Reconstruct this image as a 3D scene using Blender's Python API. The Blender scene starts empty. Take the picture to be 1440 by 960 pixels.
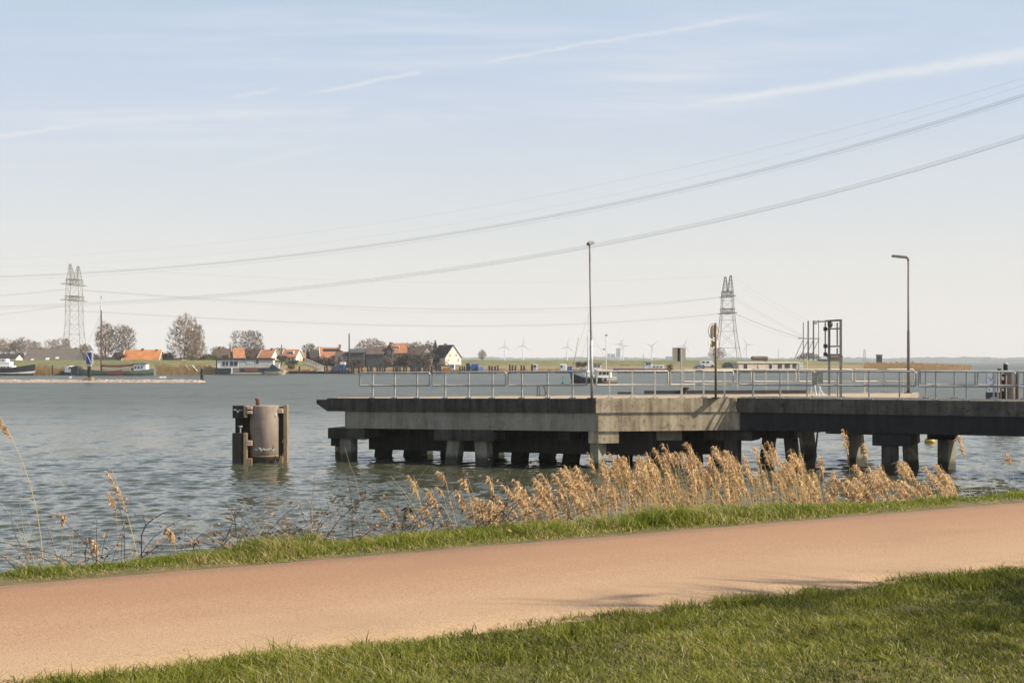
import bpy, math, random
import numpy as np
from mathutils import Vector, Matrix
random.seed(7); rng = np.random.default_rng(11)
sc = bpy.context.scene
COL = sc.collection
F = 1800.0; EYE = 4.35; HZ = 507.0
R = math.radians
SUN_AZ = -9.0; SUN_EL = 39.0          # azimuth of the sun from +X, degrees

def W(px, py, D):                      # a point of the place seen at (px, py) at D metres
    return Vector(((px-720)/F*D, D, EYE-(py-HZ)/F*D))
def X(px, D): return (px-720)/F*D
def Zp(py, D): return EYE-(py-HZ)/F*D

# ------------------------------------------------------------------ materials
def lk(nt, a, b): nt.links.new(a, b)
class N:
    def __init__(s, nt): s.nt = nt
    def new(s, t, **k):
        n = s.nt.nodes.new(t)
        for a, b in k.items(): setattr(n, a, b)
        return n
    def sock(s, n, i, v):
        if v is None: return
        if hasattr(v, 'is_output'): s.nt.links.new(v, n.inputs[i])
        else: n.inputs[i].default_value = v
    def m(s, op, a, b=None, c=None, clamp=False):
        n = s.new('ShaderNodeMath', operation=op); n.use_clamp = clamp
        for i, v in enumerate((a, b, c)): s.sock(n, i, v)
        return n.outputs[0]
    def noise(s, vec, scale, detail=4, rough=.55):
        n = s.new('ShaderNodeTexNoise'); s.sock(n, 'Vector', vec)
        n.inputs['Scale'].default_value = scale; n.inputs['Detail'].default_value = detail
        n.inputs['Roughness'].default_value = rough
        return n.outputs['Fac']
    def mapping(s, vec, sc_=(1,1,1), rot=(0,0,0), loc=(0,0,0)):
        n = s.new('ShaderNodeMapping'); s.sock(n, 'Vector', vec)
        n.inputs['Scale'].default_value = sc_; n.inputs['Rotation'].default_value = rot
        n.inputs['Location'].default_value = loc
        return n.outputs[0]
    def ramp(s, fac, stops):
        n = s.new('ShaderNodeValToRGB'); s.sock(n, 'Fac', fac)
        e = n.color_ramp.elements
        while len(e) < len(stops): e.new(.5)
        for el, (p, c) in zip(e, stops):
            el.position = p; el.color = (*c, 1) if len(c) == 3 else c
        return n.outputs[0]
    def mix(s, fac, a, b, mode='MIX'):
        n = s.new('ShaderNodeMix', data_type='RGBA', blend_type=mode)
        s.sock(n, 0, fac)
        for i, v in ((6, a), (7, b)):
            if isinstance(v, tuple) and len(v) == 3: v = (*v, 1)
            s.sock(n, i, v)
        return n.outputs[2]
    def sstep(s, v, a, b):
        n = s.new('ShaderNodeMapRange', interpolation_type='SMOOTHSTEP'); s.sock(n, 0, v)
        n.inputs[1].default_value = a; n.inputs[2].default_value = b
        n.inputs[3].default_value = 0; n.inputs[4].default_value = 1
        return n.outputs[0]

def newmat(name):
    m = bpy.data.materials.new(name); m.use_nodes = True
    nt = m.node_tree; nt.nodes.clear()
    out = nt.nodes.new('ShaderNodeOutputMaterial'); b = nt.nodes.new('ShaderNodeBsdfPrincipled')
    nt.links.new(b.outputs[0], out.inputs[0])
    return m, N(nt), b, out

MATS = {}
def mat(name, c, rough=.7, var=.25, scale=2.0, metal=0.0, bump=0.0, c2=None, stretch=(1,1,1)):
    """plain surface with uneven colour: c lightened/darkened (or mixed to c2) by noise"""
    if name in MATS: return MATS[name]
    m, n, b, out = newmat(name)
    tc = n.new('ShaderNodeNewGeometry').outputs['Position']
    v = n.mapping(tc, stretch)
    f = n.noise(v, scale, 6, .6)
    lo = tuple(x*(1-var) for x in c); hi = tuple(min(1, x*(1+var)) for x in c)
    if c2: lo, hi = c, c2
    r = n.ramp(f, [(.3, lo), (.7, hi)])
    lk(n.nt, r, b.inputs['Base Color'])
    b.inputs['Roughness'].default_value = rough; b.inputs['Metallic'].default_value = metal
    if bump:
        bp = n.new('ShaderNodeBump'); bp.inputs['Strength'].default_value = bump; bp.inputs['Distance'].default_value = .02
        lk(n.nt, n.noise(v, scale*8, 4), bp.inputs['Height']); lk(n.nt, bp.outputs[0], b.inputs['Normal'])
    MATS[name] = m
    return m

def concrete(name, base, dark, streak=.6, algae=True):
    m, n, b, out = newmat(name)
    pos = n.new('ShaderNodeNewGeometry').outputs['Position']
    st = n.noise(n.mapping(pos, (2.2, 2.2, .25)), 1.6, 6, .65)
    blot = n.noise(pos, 1.1, 6, .65); fine = n.noise(pos, 26, 3, .6)
    f = n.m('ADD', n.m('MULTIPLY', st, streak), n.m('MULTIPLY', blot, 1-streak))
    c = n.ramp(f, [(.38, dark), (.49, tuple((a+d)/2*1.02 for a, d in zip(base, dark))), (.60, base)])
    c = n.mix(n.m('MULTIPLY', fine, .5), c, tuple(x*.55 for x in base))
    spots = n.m('MULTIPLY', n.sstep(n.noise(pos, 4.5, 6, .8), .54, .64), .75)
    c = n.mix(spots, c, tuple(x*.8 for x in dark))
    if algae:
        sx = n.new('ShaderNodeSeparateXYZ'); lk(n.nt, pos, sx.inputs[0])
        zz = n.m('ADD', sx.outputs[2], n.m('MULTIPLY', n.noise(pos, 3, 3), .35))
        a = n.m('SUBTRACT', 1, n.sstep(zz, .42, .62))
        c = n.mix(n.m('MULTIPLY', a, .85), c, (.035, .035, .016))
    lk(n.nt, c, b.inputs['Base Color'])
    b.inputs['Roughness'].default_value = .9
    bp = n.new('ShaderNodeBump'); bp.inputs['Strength'].default_value = .5; bp.inputs['Distance'].default_value = .015
    lk(n.nt, n.m('ADD', fine, blot), bp.inputs['Height']); lk(n.nt, bp.outputs[0], b.inputs['Normal'])
    return m

M = {}
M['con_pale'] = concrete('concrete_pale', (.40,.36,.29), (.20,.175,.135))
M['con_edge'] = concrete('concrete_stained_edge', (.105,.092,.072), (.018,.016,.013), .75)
M['con_edge_lit'] = concrete('concrete_weathered_lit_edge', (.58,.48,.33), (.17,.125,.07), .62)  # stained concrete of the sun-facing edges, with sunlight put into the base colour
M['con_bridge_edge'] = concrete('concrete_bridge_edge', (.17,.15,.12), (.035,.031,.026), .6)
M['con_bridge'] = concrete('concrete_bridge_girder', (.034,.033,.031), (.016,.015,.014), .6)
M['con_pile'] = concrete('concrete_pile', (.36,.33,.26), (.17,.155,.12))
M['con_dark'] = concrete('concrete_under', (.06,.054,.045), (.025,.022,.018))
M['con_deck'] = mat('concrete_deck_top', (.40,.31,.21), .9, .2, 1.5, bump=.3)
M['galv'] = mat('galvanised_steel', (.42,.40,.37), .5, .22, 6, metal=.25)
M['galv_dark'] = mat('galvanised_grey_steel', (.22,.21,.20), .5, .2, 6, metal=.2)
M['brownpost'] = mat('brown_painted_post', (.16,.11,.065), .6, .3, 8)
M['darksteel'] = mat('dark_steel', (.035,.034,.035), .55, .3, 5)
M['rubber'] = mat('black_rubber', (.018,.018,.019), .75, .3, 6)
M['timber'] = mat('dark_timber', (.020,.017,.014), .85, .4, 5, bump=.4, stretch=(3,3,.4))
M['timber_lit'] = mat('weathered_lit_timber', (.27,.20,.12), .85, .3, 5, bump=.4, stretch=(3,3,.4))  # paler timber; also carries the sunlight on lit fender sides as colour
M['drum'] = concrete('rusty_drum_steel', (.36,.295,.235), (.22,.165,.125), .6)
M['bracket'] = mat('primer_bracket', (.50,.37,.29), .7, .2, 6)
M['cream'] = mat('cream_paint', (.66,.60,.48), .6, .1, 3)
M['white'] = mat('white_paint', (.78,.77,.74), .5, .08, 2)
M['whitedark'] = mat('white_hull_paint', (.68,.67,.64), .45, .1, 1)
M['navy'] = mat('navy_hull_paint', (.012,.016,.03), .35, .3, 1)
M['greenhull'] = mat('grey_green_hull', (.12,.15,.11), .6, .2, .6)
M['redbrown'] = mat('red_brown_paint', (.20,.062,.034), .6, .2, .8)
M['tanhull'] = mat('sand_hull', (.42,.36,.26), .6, .15, .6)
M['blackhull'] = mat('black_hull_paint', (.012,.012,.014), .4, .3, .8)
M['blue'] = mat('blue_paint', (.03,.13,.42), .5, .2, 1)
M['signblue'] = mat('sign_blue', (.016,.035,.20), .45, .1, 3)
M['orange'] = mat('orange_paint', (.60,.19,.03), .5, .15, 1)
M['tile_orange'] = mat('orange_roof_tiles', (.38,.16,.075), .8, .28, .9)
M['tile_bright'] = mat('bright_orange_roof_tiles', (.50,.20,.07), .8, .22, .5)
M['tile_brown'] = mat('brown_roof_tiles', (.11,.075,.055), .85, .25, .6)
M['tile_grey'] = mat('grey_brown_roof_tiles', (.155,.13,.105), .9, .16, .7)
M['tile_dark'] = mat('dark_roof_tiles', (.040,.033,.034), .8, .25, .8)
M['wall_white'] = mat('white_wall', (.72,.68,.58), .85, .08, .6)
M['wall_brick'] = mat('brown_brick', (.23,.14,.09), .9, .25, 1.2)
M['wall_slate'] = mat('slate_boarding', (.07,.075,.08), .85, .2, .8)
M['wall_grey'] = mat('grey_boarding', (.20,.19,.17), .85, .15, .8)
M['wall_tan'] = mat('tan_boarding', (.66,.52,.37), .85, .15, .6)
M['glass'] = mat('dark_window_glass', (.025,.032,.04), .12, .2, 1)
M['skylight'] = mat('pale_skylight', (.70,.68,.64), .3, .05, 1)
M['bark'] = mat('grey_brown_bark', (.15,.115,.085), .9, .3, 2)
M['twig'] = mat('grey_brown_twigs', (.17,.125,.085), .9, .3, .7)
M['twig_warm'] = mat('warm_brown_twigs', (.22,.145,.075), .9, .3, .7)
M['twig_dark'] = mat('dark_brown_twigs', (.10,.07,.05), .9, .35, .7)
M['evergreen'] = mat('evergreen_needles', (.020,.030,.016), .9, .5, .8)
M['olive'] = mat('olive_scrub', (.14,.12,.035), .9, .4, .6)
M['reedfar'] = mat('far_dry_reed', (.52,.33,.13), .9, .28, .5)
M['steelpylon'] = mat('pylon_steel', (.15,.145,.14), .6, .2, .3)
M['steelpylon2'] = mat('pylon_steel_pale', (.26,.255,.20), .6, .2, .3)
M['cable'] = mat('cable_aluminium', (.16,.165,.17), .5, .1, .2)
M['turbine'] = mat('turbine_white', (.74,.75,.76), .5, .03, .01)
M['cityblue'] = mat('tower_glass', (.11,.16,.25), .4, .2, .01)
M['yellow'] = mat('yellow_buoy', (.62,.44,.05), .45, .2, 6)
M['teal'] = mat('green_buoy', (.02,.22,.16), .45, .2, 6)
M['stone'] = mat('pale_breakwater_stone', (.36,.28,.22), .9, .35, 1.2, bump=.4)
M['dryleaf'] = mat('dry_leaves', (.30,.16,.075), .9, .45, 30)
M['drystem'] = mat('dry_stems', (.50,.39,.22), .85, .3, 20)
M['darkstem'] = mat('dark_stems', (.06,.045,.03), .85, .3, 20)

def foliage_mat(name, stops, transl=.35, rough=.6):
    m, n, b, out = newmat(name)
    at = n.new('ShaderNodeAttribute', attribute_name='rnd')
    c = n.ramp(at.outputs['Fac'], stops)
    lk(n.nt, c, b.inputs['Base Color']); b.inputs['Roughness'].default_value = rough
    b.inputs['Specular IOR Level'].default_value = .3
    t = n.new('ShaderNodeBsdfTranslucent'); lk(n.nt, c, t.inputs[0])
    mx = n.new('ShaderNodeMixShader'); mx.inputs[0].default_value = transl
    lk(n.nt, b.outputs[0], mx.inputs[1]); lk(n.nt, t.outputs[0], mx.inputs[2]); lk(n.nt, mx.outputs[0], out.inputs[0])
    return m
M['lawn'] = foliage_mat('lawn_grass', [(0,(.055,.075,.010)),(.32,(.24,.265,.03)),(.62,(.44,.41,.08)),(.86,(.50,.45,.15)),(1,(.72,.62,.38))], .58)
M['verge'] = foliage_mat('verge_grass', [(0,(.08,.12,.012)),(.4,(.21,.265,.026)),(.75,(.36,.36,.055)),(.9,(.50,.43,.15)),(1,(.70,.55,.32))], .56)
M['plume'] = foliage_mat('reed_plume', [(0,(.42,.27,.13)),(.5,(.78,.57,.33)),(1,(.92,.77,.53))], .5, .9)
M['reedstem'] = foliage_mat('reed_stem', [(0,(.40,.26,.09)),(.5,(.62,.43,.16)),(1,(.74,.57,.28))], .2, .7)

# ------------------------------------------------------------------ builders
class MB:
    def __init__(s): s.v = []; s.f = []
    def add(s, vs, fs):
        o = len(s.v); s.v += [Vector(v) for v in vs]; s.f += [tuple(i+o for i in f) for f in fs]
    def box(s, c, size, rot=0.0, tilt=None):
        c = Vector(c); h = [x/2 for x in size]
        m = Matrix.Rotation(rot, 3, 'Z')
        if tilt: m = m @ tilt
        vs = [c + m @ Vector((x*h[0], y*h[1], z*h[2])) for x in (-1,1) for y in (-1,1) for z in (-1,1)]
        s.add(vs, [(0,1,3,2),(4,6,7,5),(0,4,5,1),(2,3,7,6),(0,2,6,4),(1,5,7,3)])
    def bevbox(s, c, size, rot=0.0, b=.02):
        """box with chamfered vertical and top edges"""
        x, y, z = [v/2 for v in size]; c = Vector(c); m = Matrix.Rotation(rot, 3, 'Z')
        def ring(dx, dy, zz):
            return [(-x+dx,-y,zz),(x-dx,-y,zz),(x,-y+dy,zz),(x,y-dy,zz),(x-dx,y,zz),(-x+dx,y,zz),(-x,y-dy,zz),(-x,-y+dy,zz)]
        r = ring(b,b,-z)+ring(b,b,z-b)+[(p[0]*(x-b)/x, p[1]*(y-b)/y, z) for p in ring(b,b,z)]
        fs = [tuple(range(7,-1,-1)), tuple(range(16,24))]
        for k in (0,8):
            for i in range(8): j=(i+1)%8; fs.append((k+i,k+j,k+8+j,k+8+i))
        s.add([c + m @ Vector(p) for p in r], fs)
    def tube(s, pts, r, n=6, cap=True):
        pts = [Vector(p) for p in pts]
        if not hasattr(r, '__len__'): r = [r]*len(pts)
        vs = []; fs = []
        a = None
        for i, p in enumerate(pts):
            t = (pts[min(i+1,len(pts)-1)]-pts[max(i-1,0)])
            if t.length < 1e-9: t = Vector((0,0,1))
            t.normalize()
            if a is None:
                a = t.cross(Vector((0,0,1)) if abs(t.z) < .95 else Vector((1,0,0))).normalized()
            else:
                a = (a - t*a.dot(t)); a.normalize()
            b = t.cross(a)
            for k in range(n):
                w = 2*math.pi*k/n + (math.pi/4 if n == 4 else 0)
                vs.append(p + (a*math.cos(w)+b*math.sin(w))*r[i])
        for i in range(len(pts)-1):
            for k in range(n):
                j = (k+1) % n
                fs.append((i*n+k, i*n+j, (i+1)*n+j, (i+1)*n+k))
        if cap:
            fs.append(tuple(range(n-1,-1,-1))); fs.append(tuple((len(pts)-1)*n+k for k in range(n)))
        s.add(vs, fs)
    def lathe(s, c, prof, n=24):
        c = Vector(c); vs = []; fs = []
        for r, z in prof:
            for k in range(n):
                w = 2*math.pi*k/n; vs.append(c+Vector((r*math.cos(w), r*math.sin(w), z)))
        for i in range(len(prof)-1):
            for k in range(n):
                j = (k+1)%n; fs.append((i*n+k,i*n+j,(i+1)*n+j,(i+1)*n+k))
        fs.append(tuple(range(n-1,-1,-1))); fs.append(tuple((len(prof)-1)*n+k for k in range(n)))
        s.add(vs, fs)
    def prism(s, poly, z0, z1):
        """poly: plan points (ccw); z0/z1 numbers or functions of the point"""
        n = len(poly); g = lambda z, p: z(p) if callable(z) else z
        vs = [(p[0],p[1],g(z0,p)) for p in poly]+[(p[0],p[1],g(z1,p)) for p in poly]
        fs = [tuple(range(n-1,-1,-1)), tuple(range(n,2*n))]+[(i,(i+1)%n,n+(i+1)%n,n+i) for i in range(n)]
        s.add(vs, fs)
    def ball(s, c, r, n=10, m=7, sq=(1,1,1)):
        c = Vector(c); vs = []; fs = []
        for i in range(m+1):
            ph = math.pi*i/m
            for k in range(n):
                w = 2*math.pi*k/n
                vs.append(c+Vector((r*sq[0]*math.sin(ph)*math.cos(w), r*sq[1]*math.sin(ph)*math.sin(w), r*sq[2]*math.cos(ph))))
        for i in range(m):
            for k in range(n):
                j=(k+1)%n; fs.append((i*n+k,(i+1)*n+k,(i+1)*n+j,i*n+j))
        s.add(vs, fs)
    def build(s, name, m, parent=None, loc=None, smooth=False):
        base = Vector((0,0,0))
        if parent is not None:
            p = parent
            while p.parent: p = p.parent
            base = p.location
        elif loc is not None: base = Vector(loc)
        me = bpy.data.meshes.new(name)
        me.from_pydata([tuple(v-base) for v in s.v], [], s.f); me.update()
        if smooth:
            me.polygons.foreach_set('use_smooth', [True]*len(me.polygons))
        o = bpy.data.objects.new(name, me); COL.objects.link(o)
        me.materials.append(m)
        if parent is not None: o.parent = parent
        else: o.location = base
        return o

def tag(o, label=None, cat=None, group=None, kind=None):
    if label: o['label'] = label
    if cat: o['category'] = cat
    if group: o['group'] = group
    if kind: o['kind'] = kind
    return o
def thing(name, loc, label, cat, group=None):
    o = bpy.data.objects.new(name, None); COL.objects.link(o); o.location = loc
    o.empty_display_size = .2
    return tag(o, label, cat, group)
def struct(mb, name, m, label, cat, smooth=False):
    return tag(mb.build(name, m, smooth=smooth), label, cat, kind='structure')

def npmesh(name, verts, faces_flat, face_sizes, m, attrs=None, parent=None, smooth=False, base=None):
    me = bpy.data.meshes.new(name)
    if parent is not None and base is None: base = np.array(parent.location)
    if base is not None: verts = verts - np.asarray(base)
    me.vertices.add(len(verts)); me.vertices.foreach_set('co', np.asarray(verts, np.float32).ravel())
    me.loops.add(len(faces_flat)); me.loops.foreach_set('vertex_index', np.asarray(faces_flat, np.int32))
    me.polygons.add(len(face_sizes))
    st = np.concatenate([[0], np.cumsum(face_sizes)[:-1]]).astype(np.int32)
    me.polygons.foreach_set('loop_start', st)
    me.polygons.foreach_set('loop_total', np.asarray(face_sizes, np.int32))
    if smooth: me.polygons.foreach_set('use_smooth', np.ones(len(face_sizes), bool))
    me.update(calc_edges=True)
    for k, a in (attrs or {}).items():
        at = me.attributes.new(k, 'FLOAT', 'POINT'); at.data.foreach_set('value', np.asarray(a, np.float32))
    me.materials.append(m)
    o = bpy.data.objects.new(name, me); COL.objects.link(o)
    if parent is not None: o.parent = parent
    elif base is not None: o.location = base
    return o

_perm = rng.random((256,256))
def vnoise(x, y):
    xi = np.floor(x).astype(int); yi = np.floor(y).astype(int); fx = x-xi; fy = y-yi
    fx = fx*fx*(3-2*fx); fy = fy*fy*(3-2*fy)
    g = lambda a, b: _perm[a % 256, b % 256]
    return (g(xi,yi)*(1-fx)+g(xi+1,yi)*fx)*(1-fy)+(g(xi,yi+1)*(1-fx)+g(xi+1,yi+1)*fx)*fy
def fbm(x, y, o=4):
    s = 0; a = .5; t = 0
    for k in range(o):
        s = s + a*vnoise(x*2**k+17*k, y*2**k+31*k); t += a; a *= .5
    return s/t

# ------------------------------------------------------------------ camera, sun, world
cam = bpy.data.cameras.new('camera'); co = bpy.data.objects.new('camera', cam); COL.objects.link(co)
co.location = (0,0,EYE); co.rotation_euler = (math.pi/2,0,0)
cam.sensor_width = 36; cam.lens = 45; cam.shift_y = (HZ-480)/1440
cam.clip_start = .1; cam.clip_end = 40000
sc.camera = co
az, el = R(SUN_AZ), R(SUN_EL)
tosun = Vector((math.cos(az)*math.cos(el), math.sin(az)*math.cos(el), math.sin(el)))
sl = bpy.data.lights.new('sun', 'SUN'); so = bpy.data.objects.new('sun', sl); COL.objects.link(so)
so.rotation_euler = (-tosun).to_track_quat('-Z','Y').to_euler(); so.location = (0,0,60)
sl.energy = 5.0; sl.angle = R(.53); sl.color = (1, .90, .75)

wd = bpy.data.worlds.new('World'); sc.world = wd; wd.use_nodes = True
nt = wd.node_tree; nt.nodes.clear(); n = N(nt)
wo = n.new('ShaderNodeOutputWorld'); bg = n.new('ShaderNodeBackground'); lk(nt, bg.outputs[0], wo.inputs[0])
sky = n.new('ShaderNodeTexSky', sky_type='NISHITA'); sky.sun_disc = False
sky.sun_elevation = el; sky.sun_rotation = R(90-SUN_AZ); sky.altitude = 0
sky.air_density = 1.0; sky.dust_density = 1.5; sky.ozone_density = 1.0
SKY_STR = .10
gen = n.new('ShaderNodeTexCoord').outputs['Generated']
sx = n.new('ShaderNodeSeparateXYZ'); lk(nt, gen, sx.inputs[0])
yy = n.m('MAXIMUM', sx.outputs[1], .05)
U = n.m('DIVIDE', sx.outputs[0], yy); V = n.m('DIVIDE', sx.outputs[2], yy)
uv = n.new('ShaderNodeCombineXYZ'); lk(nt, U, uv.inputs[0]); lk(nt, V, uv.inputs[1]); uv = uv.outputs[0]
wob = n.m('SUBTRACT', n.noise(uv, 30, 4), .5); wob2 = n.m('SUBTRACT', n.noise(uv, 140, 3), .5)
def contrail(p0, p1, w0, w1, amp, fade=(.1,.1), rough=1.0):
    u0, v0 = (p0[0]-720)/F, (HZ-p0[1])/F; u1, v1 = (p1[0]-720)/F, (HZ-p1[1])/F
    L = math.hypot(u1-u0, v1-v0); tx, ty = (u1-u0)/L, (v1-v0)/L
    du = n.m('SUBTRACT', U, u0); dv = n.m('SUBTRACT', V, v0)
    q = n.m('DIVIDE', n.m('ADD', n.m('MULTIPLY', du, tx), n.m('MULTIPLY', dv, ty)), L)
    p = n.m('SUBTRACT', n.m('MULTIPLY', dv, tx), n.m('MULTIPLY', du, ty))
    p = n.m('ADD', p, n.m('ADD', n.m('MULTIPLY', wob, .006*rough), n.m('MULTIPLY', wob2, .0035*rough)))
    w = n.m('ADD', n.m('MULTIPLY', q, (w1-w0)/F), w0/F)
    g = n.m('DIVIDE', p, w); g = n.m('POWER', 2.718, n.m('MULTIPLY', n.m('MULTIPLY', g, g), -1))
    e = n.m('MULTIPLY', n.sstep(q, 0, fade[0]), n.m('SUBTRACT', 1, n.sstep(q, 1-fade[1], 1)))
    k = n.m('ADD', .55, n.m('MULTIPLY', n.noise(n.mapping(uv, (1,2,1)), 26, 4), .8))
    return n.m('MULTIPLY', n.m('MULTIPLY', g, e), n.m('MULTIPLY', k, amp))
trails = [contrail((915,157),(1640,45),3.5,12,.52,(.25,.02)), contrail((640,94),(1150,8),2.6,3.4,.32,(.2,.3)),
          contrail((412,137),(597,100),2.4,3,.38,(.3,.06)), contrail((-40,200),(140,171),4,2.2,.42,(.02,.4)),
          contrail((315,140),(405,121),3,3,.26,(.3,.3)), contrail((300,240),(480,203),4,4,.14,(.3,.3)),
          contrail((-20,318),(190,314),5,5,.10,(.1,.4))]
def blob(c, r, amp, ang=0.0, st=(5,28)):
    u0, v0 = (c[0]-720)/F, (HZ-c[1])/F
    du = n.m('DIVIDE', n.m('SUBTRACT', U, u0), r[0]/F)
    dv = n.m('DIVIDE', n.m('SUBTRACT', V, v0), r[1]/F)
    g = n.m('POWER', 2.718, n.m('MULTIPLY', n.m('ADD', n.m('MULTIPLY', du, du), n.m('MULTIPLY', dv, dv)), -1))
    s_ = n.sstep(n.noise(n.mapping(uv, (st[0], st[1], 1), (0,0,ang)), 1.4, 8, .68), .36, .74)
    return n.m('MULTIPLY', n.m('MULTIPLY', g, s_), amp)
blobs = [blob((960,105),(150,40),.55,R(-14),(2.2,34)), blob((880,150),(190,25),.34,R(-10),(2,46)), blob((230,170),(280,36),.5,R(-4),(2,40)),
         blob((560,60),(420,70),.36,R(6),(2.5,48)), blob((1180,40),(260,50),.28,R(-8)), blob((520,160),(200,20),.3),
         blob((1000,240),(500,60),.10), blob((300,280),(400,60),.12)]
cl = trails[0]
for t in trails[1:]+blobs: cl = n.m('ADD', cl, t)
cl = n.m('MINIMUM', cl, .85)
skyc = n.new('ShaderNodeVectorMath', operation='SCALE'); lk(nt, sky.outputs[0], skyc.inputs[0]); skyc.inputs[3].default_value = SKY_STR
# thin high veil: whitens the whole sky, more towards the horizon
veil = n.ramp(n.m('MAXIMUM', sx.outputs[2], 0), [(0,(.86,.86,.86)),(.10,(.80,.80,.80)),(.20,(.70,.70,.70)),(.30,(.63,.63,.63)),(.5,(.12,.12,.12)),(1,(.05,.05,.05))])
veilc = n.ramp(n.m('MAXIMUM', sx.outputs[2], 0), [(0,(.74,.675,.61)),(.10,(.60,.60,.595)),(.20,(.50,.56,.66)),(.30,(.46,.565,.68)),(1,(.35,.45,.65))])
base = n.mix(veil, skyc.outputs[0], veilc)
fin = n.mix(cl, base, (.68,.67,.66))
lk(nt, fin, bg.inputs[0]); bg.inputs[1].default_value = 1.0
sc.view_settings.view_transform = 'Standard'; sc.view_settings.look = 'None'
sc.view_settings.exposure = 0.42; sc.view_settings.gamma = 1; sc.view_settings.use_curve_mapping = False
sc.render.engine = 'CYCLES'
sc.cycles.max_bounces = 6; sc.cycles.volume_bounces = 1; sc.cycles.use_denoising = True
sc.cycles.transparent_max_bounces = 8

# ------------------------------------------------------------------ near bank: ground, path, lawn, verge
PA = R(29.7); uD = np.array([math.cos(PA), math.sin(PA)]); nD = np.array([-math.sin(PA), math.cos(PA)])
O_NEAR, O_FAR = 6.69, 9.73; ZG = 2.75
def verge_w(s): return .40+.30*np.clip((np.asarray(s, float)-1.2)/3.5, 0, 1)-.22*np.clip((np.asarray(s, float)-8)/3, 0, 1)
def gz(s, o):                                    # ground height at (along, offset)
    s = np.asarray(s, float); o = np.asarray(o, float)
    crest = O_FAR+verge_w(s)
    bank = np.clip((o-crest)/4.9, 0, 1)
    z = ZG-.01 - bank*(ZG+.15)
    far = np.clip((o-crest-4.9)/20, 0, 1)
    z = z - far*1.3
    lawn = np.clip((O_NEAR-o)/.6, 0, 1)
    z = z + lawn*(.02+.05*(fbm(s*.6, o*.6)-.4)) + np.clip((o-O_FAR)/.3,0,1)*(1-bank)*.03
    return z
def so2xy(s, o): return np.stack([s*uD[0]+o*nD[0], s*uD[1]+o*nD[1]], -1)
def gridmesh(ss, oo, zf, name, m, label, cat, kind='structure', smooth=True):
    S, O = np.meshgrid(ss, oo); xy = so2xy(S.ravel(), O.ravel()); z = zf(S.ravel(), O.ravel())
    v = np.column_stack([xy, z]); ns, no = len(ss), len(oo)
    i = np.arange(ns-1)[None,:]+np.arange(no-1)[:,None]*ns
    q = np.stack([i, i+1, i+1+ns, i+ns], -1).reshape(-1,4)
    o = npmesh(name, v, q.ravel(), np.full(len(q),4), m, smooth=smooth)
    return tag(o, label, cat, kind=kind)
m, n_, b, out = newmat('bank_soil')
pos = n_.new('ShaderNodeNewGeometry').outputs['Position']
c = n_.ramp(n_.noise(pos, 3.0, 6, .7), [(.3,(.075,.08,.022)),(.5,(.13,.105,.042)),(.72,(.21,.15,.075))])
lk(n_.nt, c, b.inputs['Base Color']); b.inputs['Roughness'].default_value = 1
M['soil'] = m
ss = np.concatenate([[-5000,-600,-80,-20], np.linspace(-6,22,113), [40,120,700,5000]])
oo = np.concatenate([[-2000,-200,-30], np.linspace(-1,16,86), [20,27,36,60,200,1500,4600]])
gridmesh(ss, oo, gz, 'ground', M['soil'], 'grassy soil of the near bank running down to the water', 'ground')

m, n_, b, out = newmat('red_asphalt')
pos = n_.new('ShaderNodeNewGeometry').outputs['Position']
sep = n_.new('ShaderNodeSeparateXYZ'); lk(n_.nt, pos, sep.inputs[0])
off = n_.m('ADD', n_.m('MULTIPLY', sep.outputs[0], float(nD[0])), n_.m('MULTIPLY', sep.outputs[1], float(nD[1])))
al = n_.m('ADD', n_.m('MULTIPLY', sep.outputs[0], float(uD[0])), n_.m('MULTIPLY', sep.outputs[1], float(uD[1])))
cb = n_.new('ShaderNodeCombineXYZ'); lk(n_.nt, n_.m('MULTIPLY', al, .12), cb.inputs[0]); lk(n_.nt, off, cb.inputs[1])
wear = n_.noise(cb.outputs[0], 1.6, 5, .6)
# paler towards the lawn side of the path, redder towards the water
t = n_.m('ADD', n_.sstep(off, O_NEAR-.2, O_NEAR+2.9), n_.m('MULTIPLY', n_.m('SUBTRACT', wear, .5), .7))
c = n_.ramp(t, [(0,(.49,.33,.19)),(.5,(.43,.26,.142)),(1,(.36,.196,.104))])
gr = n_.noise(pos, 105, 2, .8); gr2 = n_.noise(pos, 75, 3, .7)
c = n_.mix(n_.m('MULTIPLY', n_.sstep(gr, .46, .66), .72), c, (.15,.08,.042))
c = n_.mix(n_.m('MULTIPLY', n_.sstep(gr2, .55, .70), .62), c, (.62,.44,.28))
c = n_.mix(n_.m('MULTIPLY', n_.sstep(n_.noise(pos, .7, 5), .45, .75), .25), c, (.25,.135,.08))
lk(n_.nt, c, b.inputs['Base Color']); b.inputs['Roughness'].default_value = .92
bp = n_.new('ShaderNodeBump'); bp.inputs['Strength'].default_value = .5; bp.inputs['Distance'].default_value = .004
lk(n_.nt, gr, bp.inputs['Height']); lk(n_.nt, bp.outputs[0], b.inputs['Normal'])
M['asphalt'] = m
ps = np.concatenate([[-200,-60,-20], np.linspace(-6,22,225), [40,90,300]])
S0 = ps
e0 = O_NEAR - .07 + .10*(fbm(S0*1.3, S0*0+3)-.5) + .05*(fbm(S0*6, S0*0+9)-.5)
e1 = O_FAR + .05*(fbm(S0*1.5, S0*0+5)-.5) + .04*(fbm(S0*7, S0*0+1)-.5)
rows = []
TT = [0,.012,.12,.3,.5,.7,.88,.988,1]
for k in range(9):
    tt = TT[k]; o = e0*(1-tt)+e1*tt
    rows.append(np.column_stack([so2xy(S0, o), np.full(len(S0), (ZG+.004+.012*math.sin(math.pi*tt)) if 0 < k < 8 else ZG-.03)]))
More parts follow.
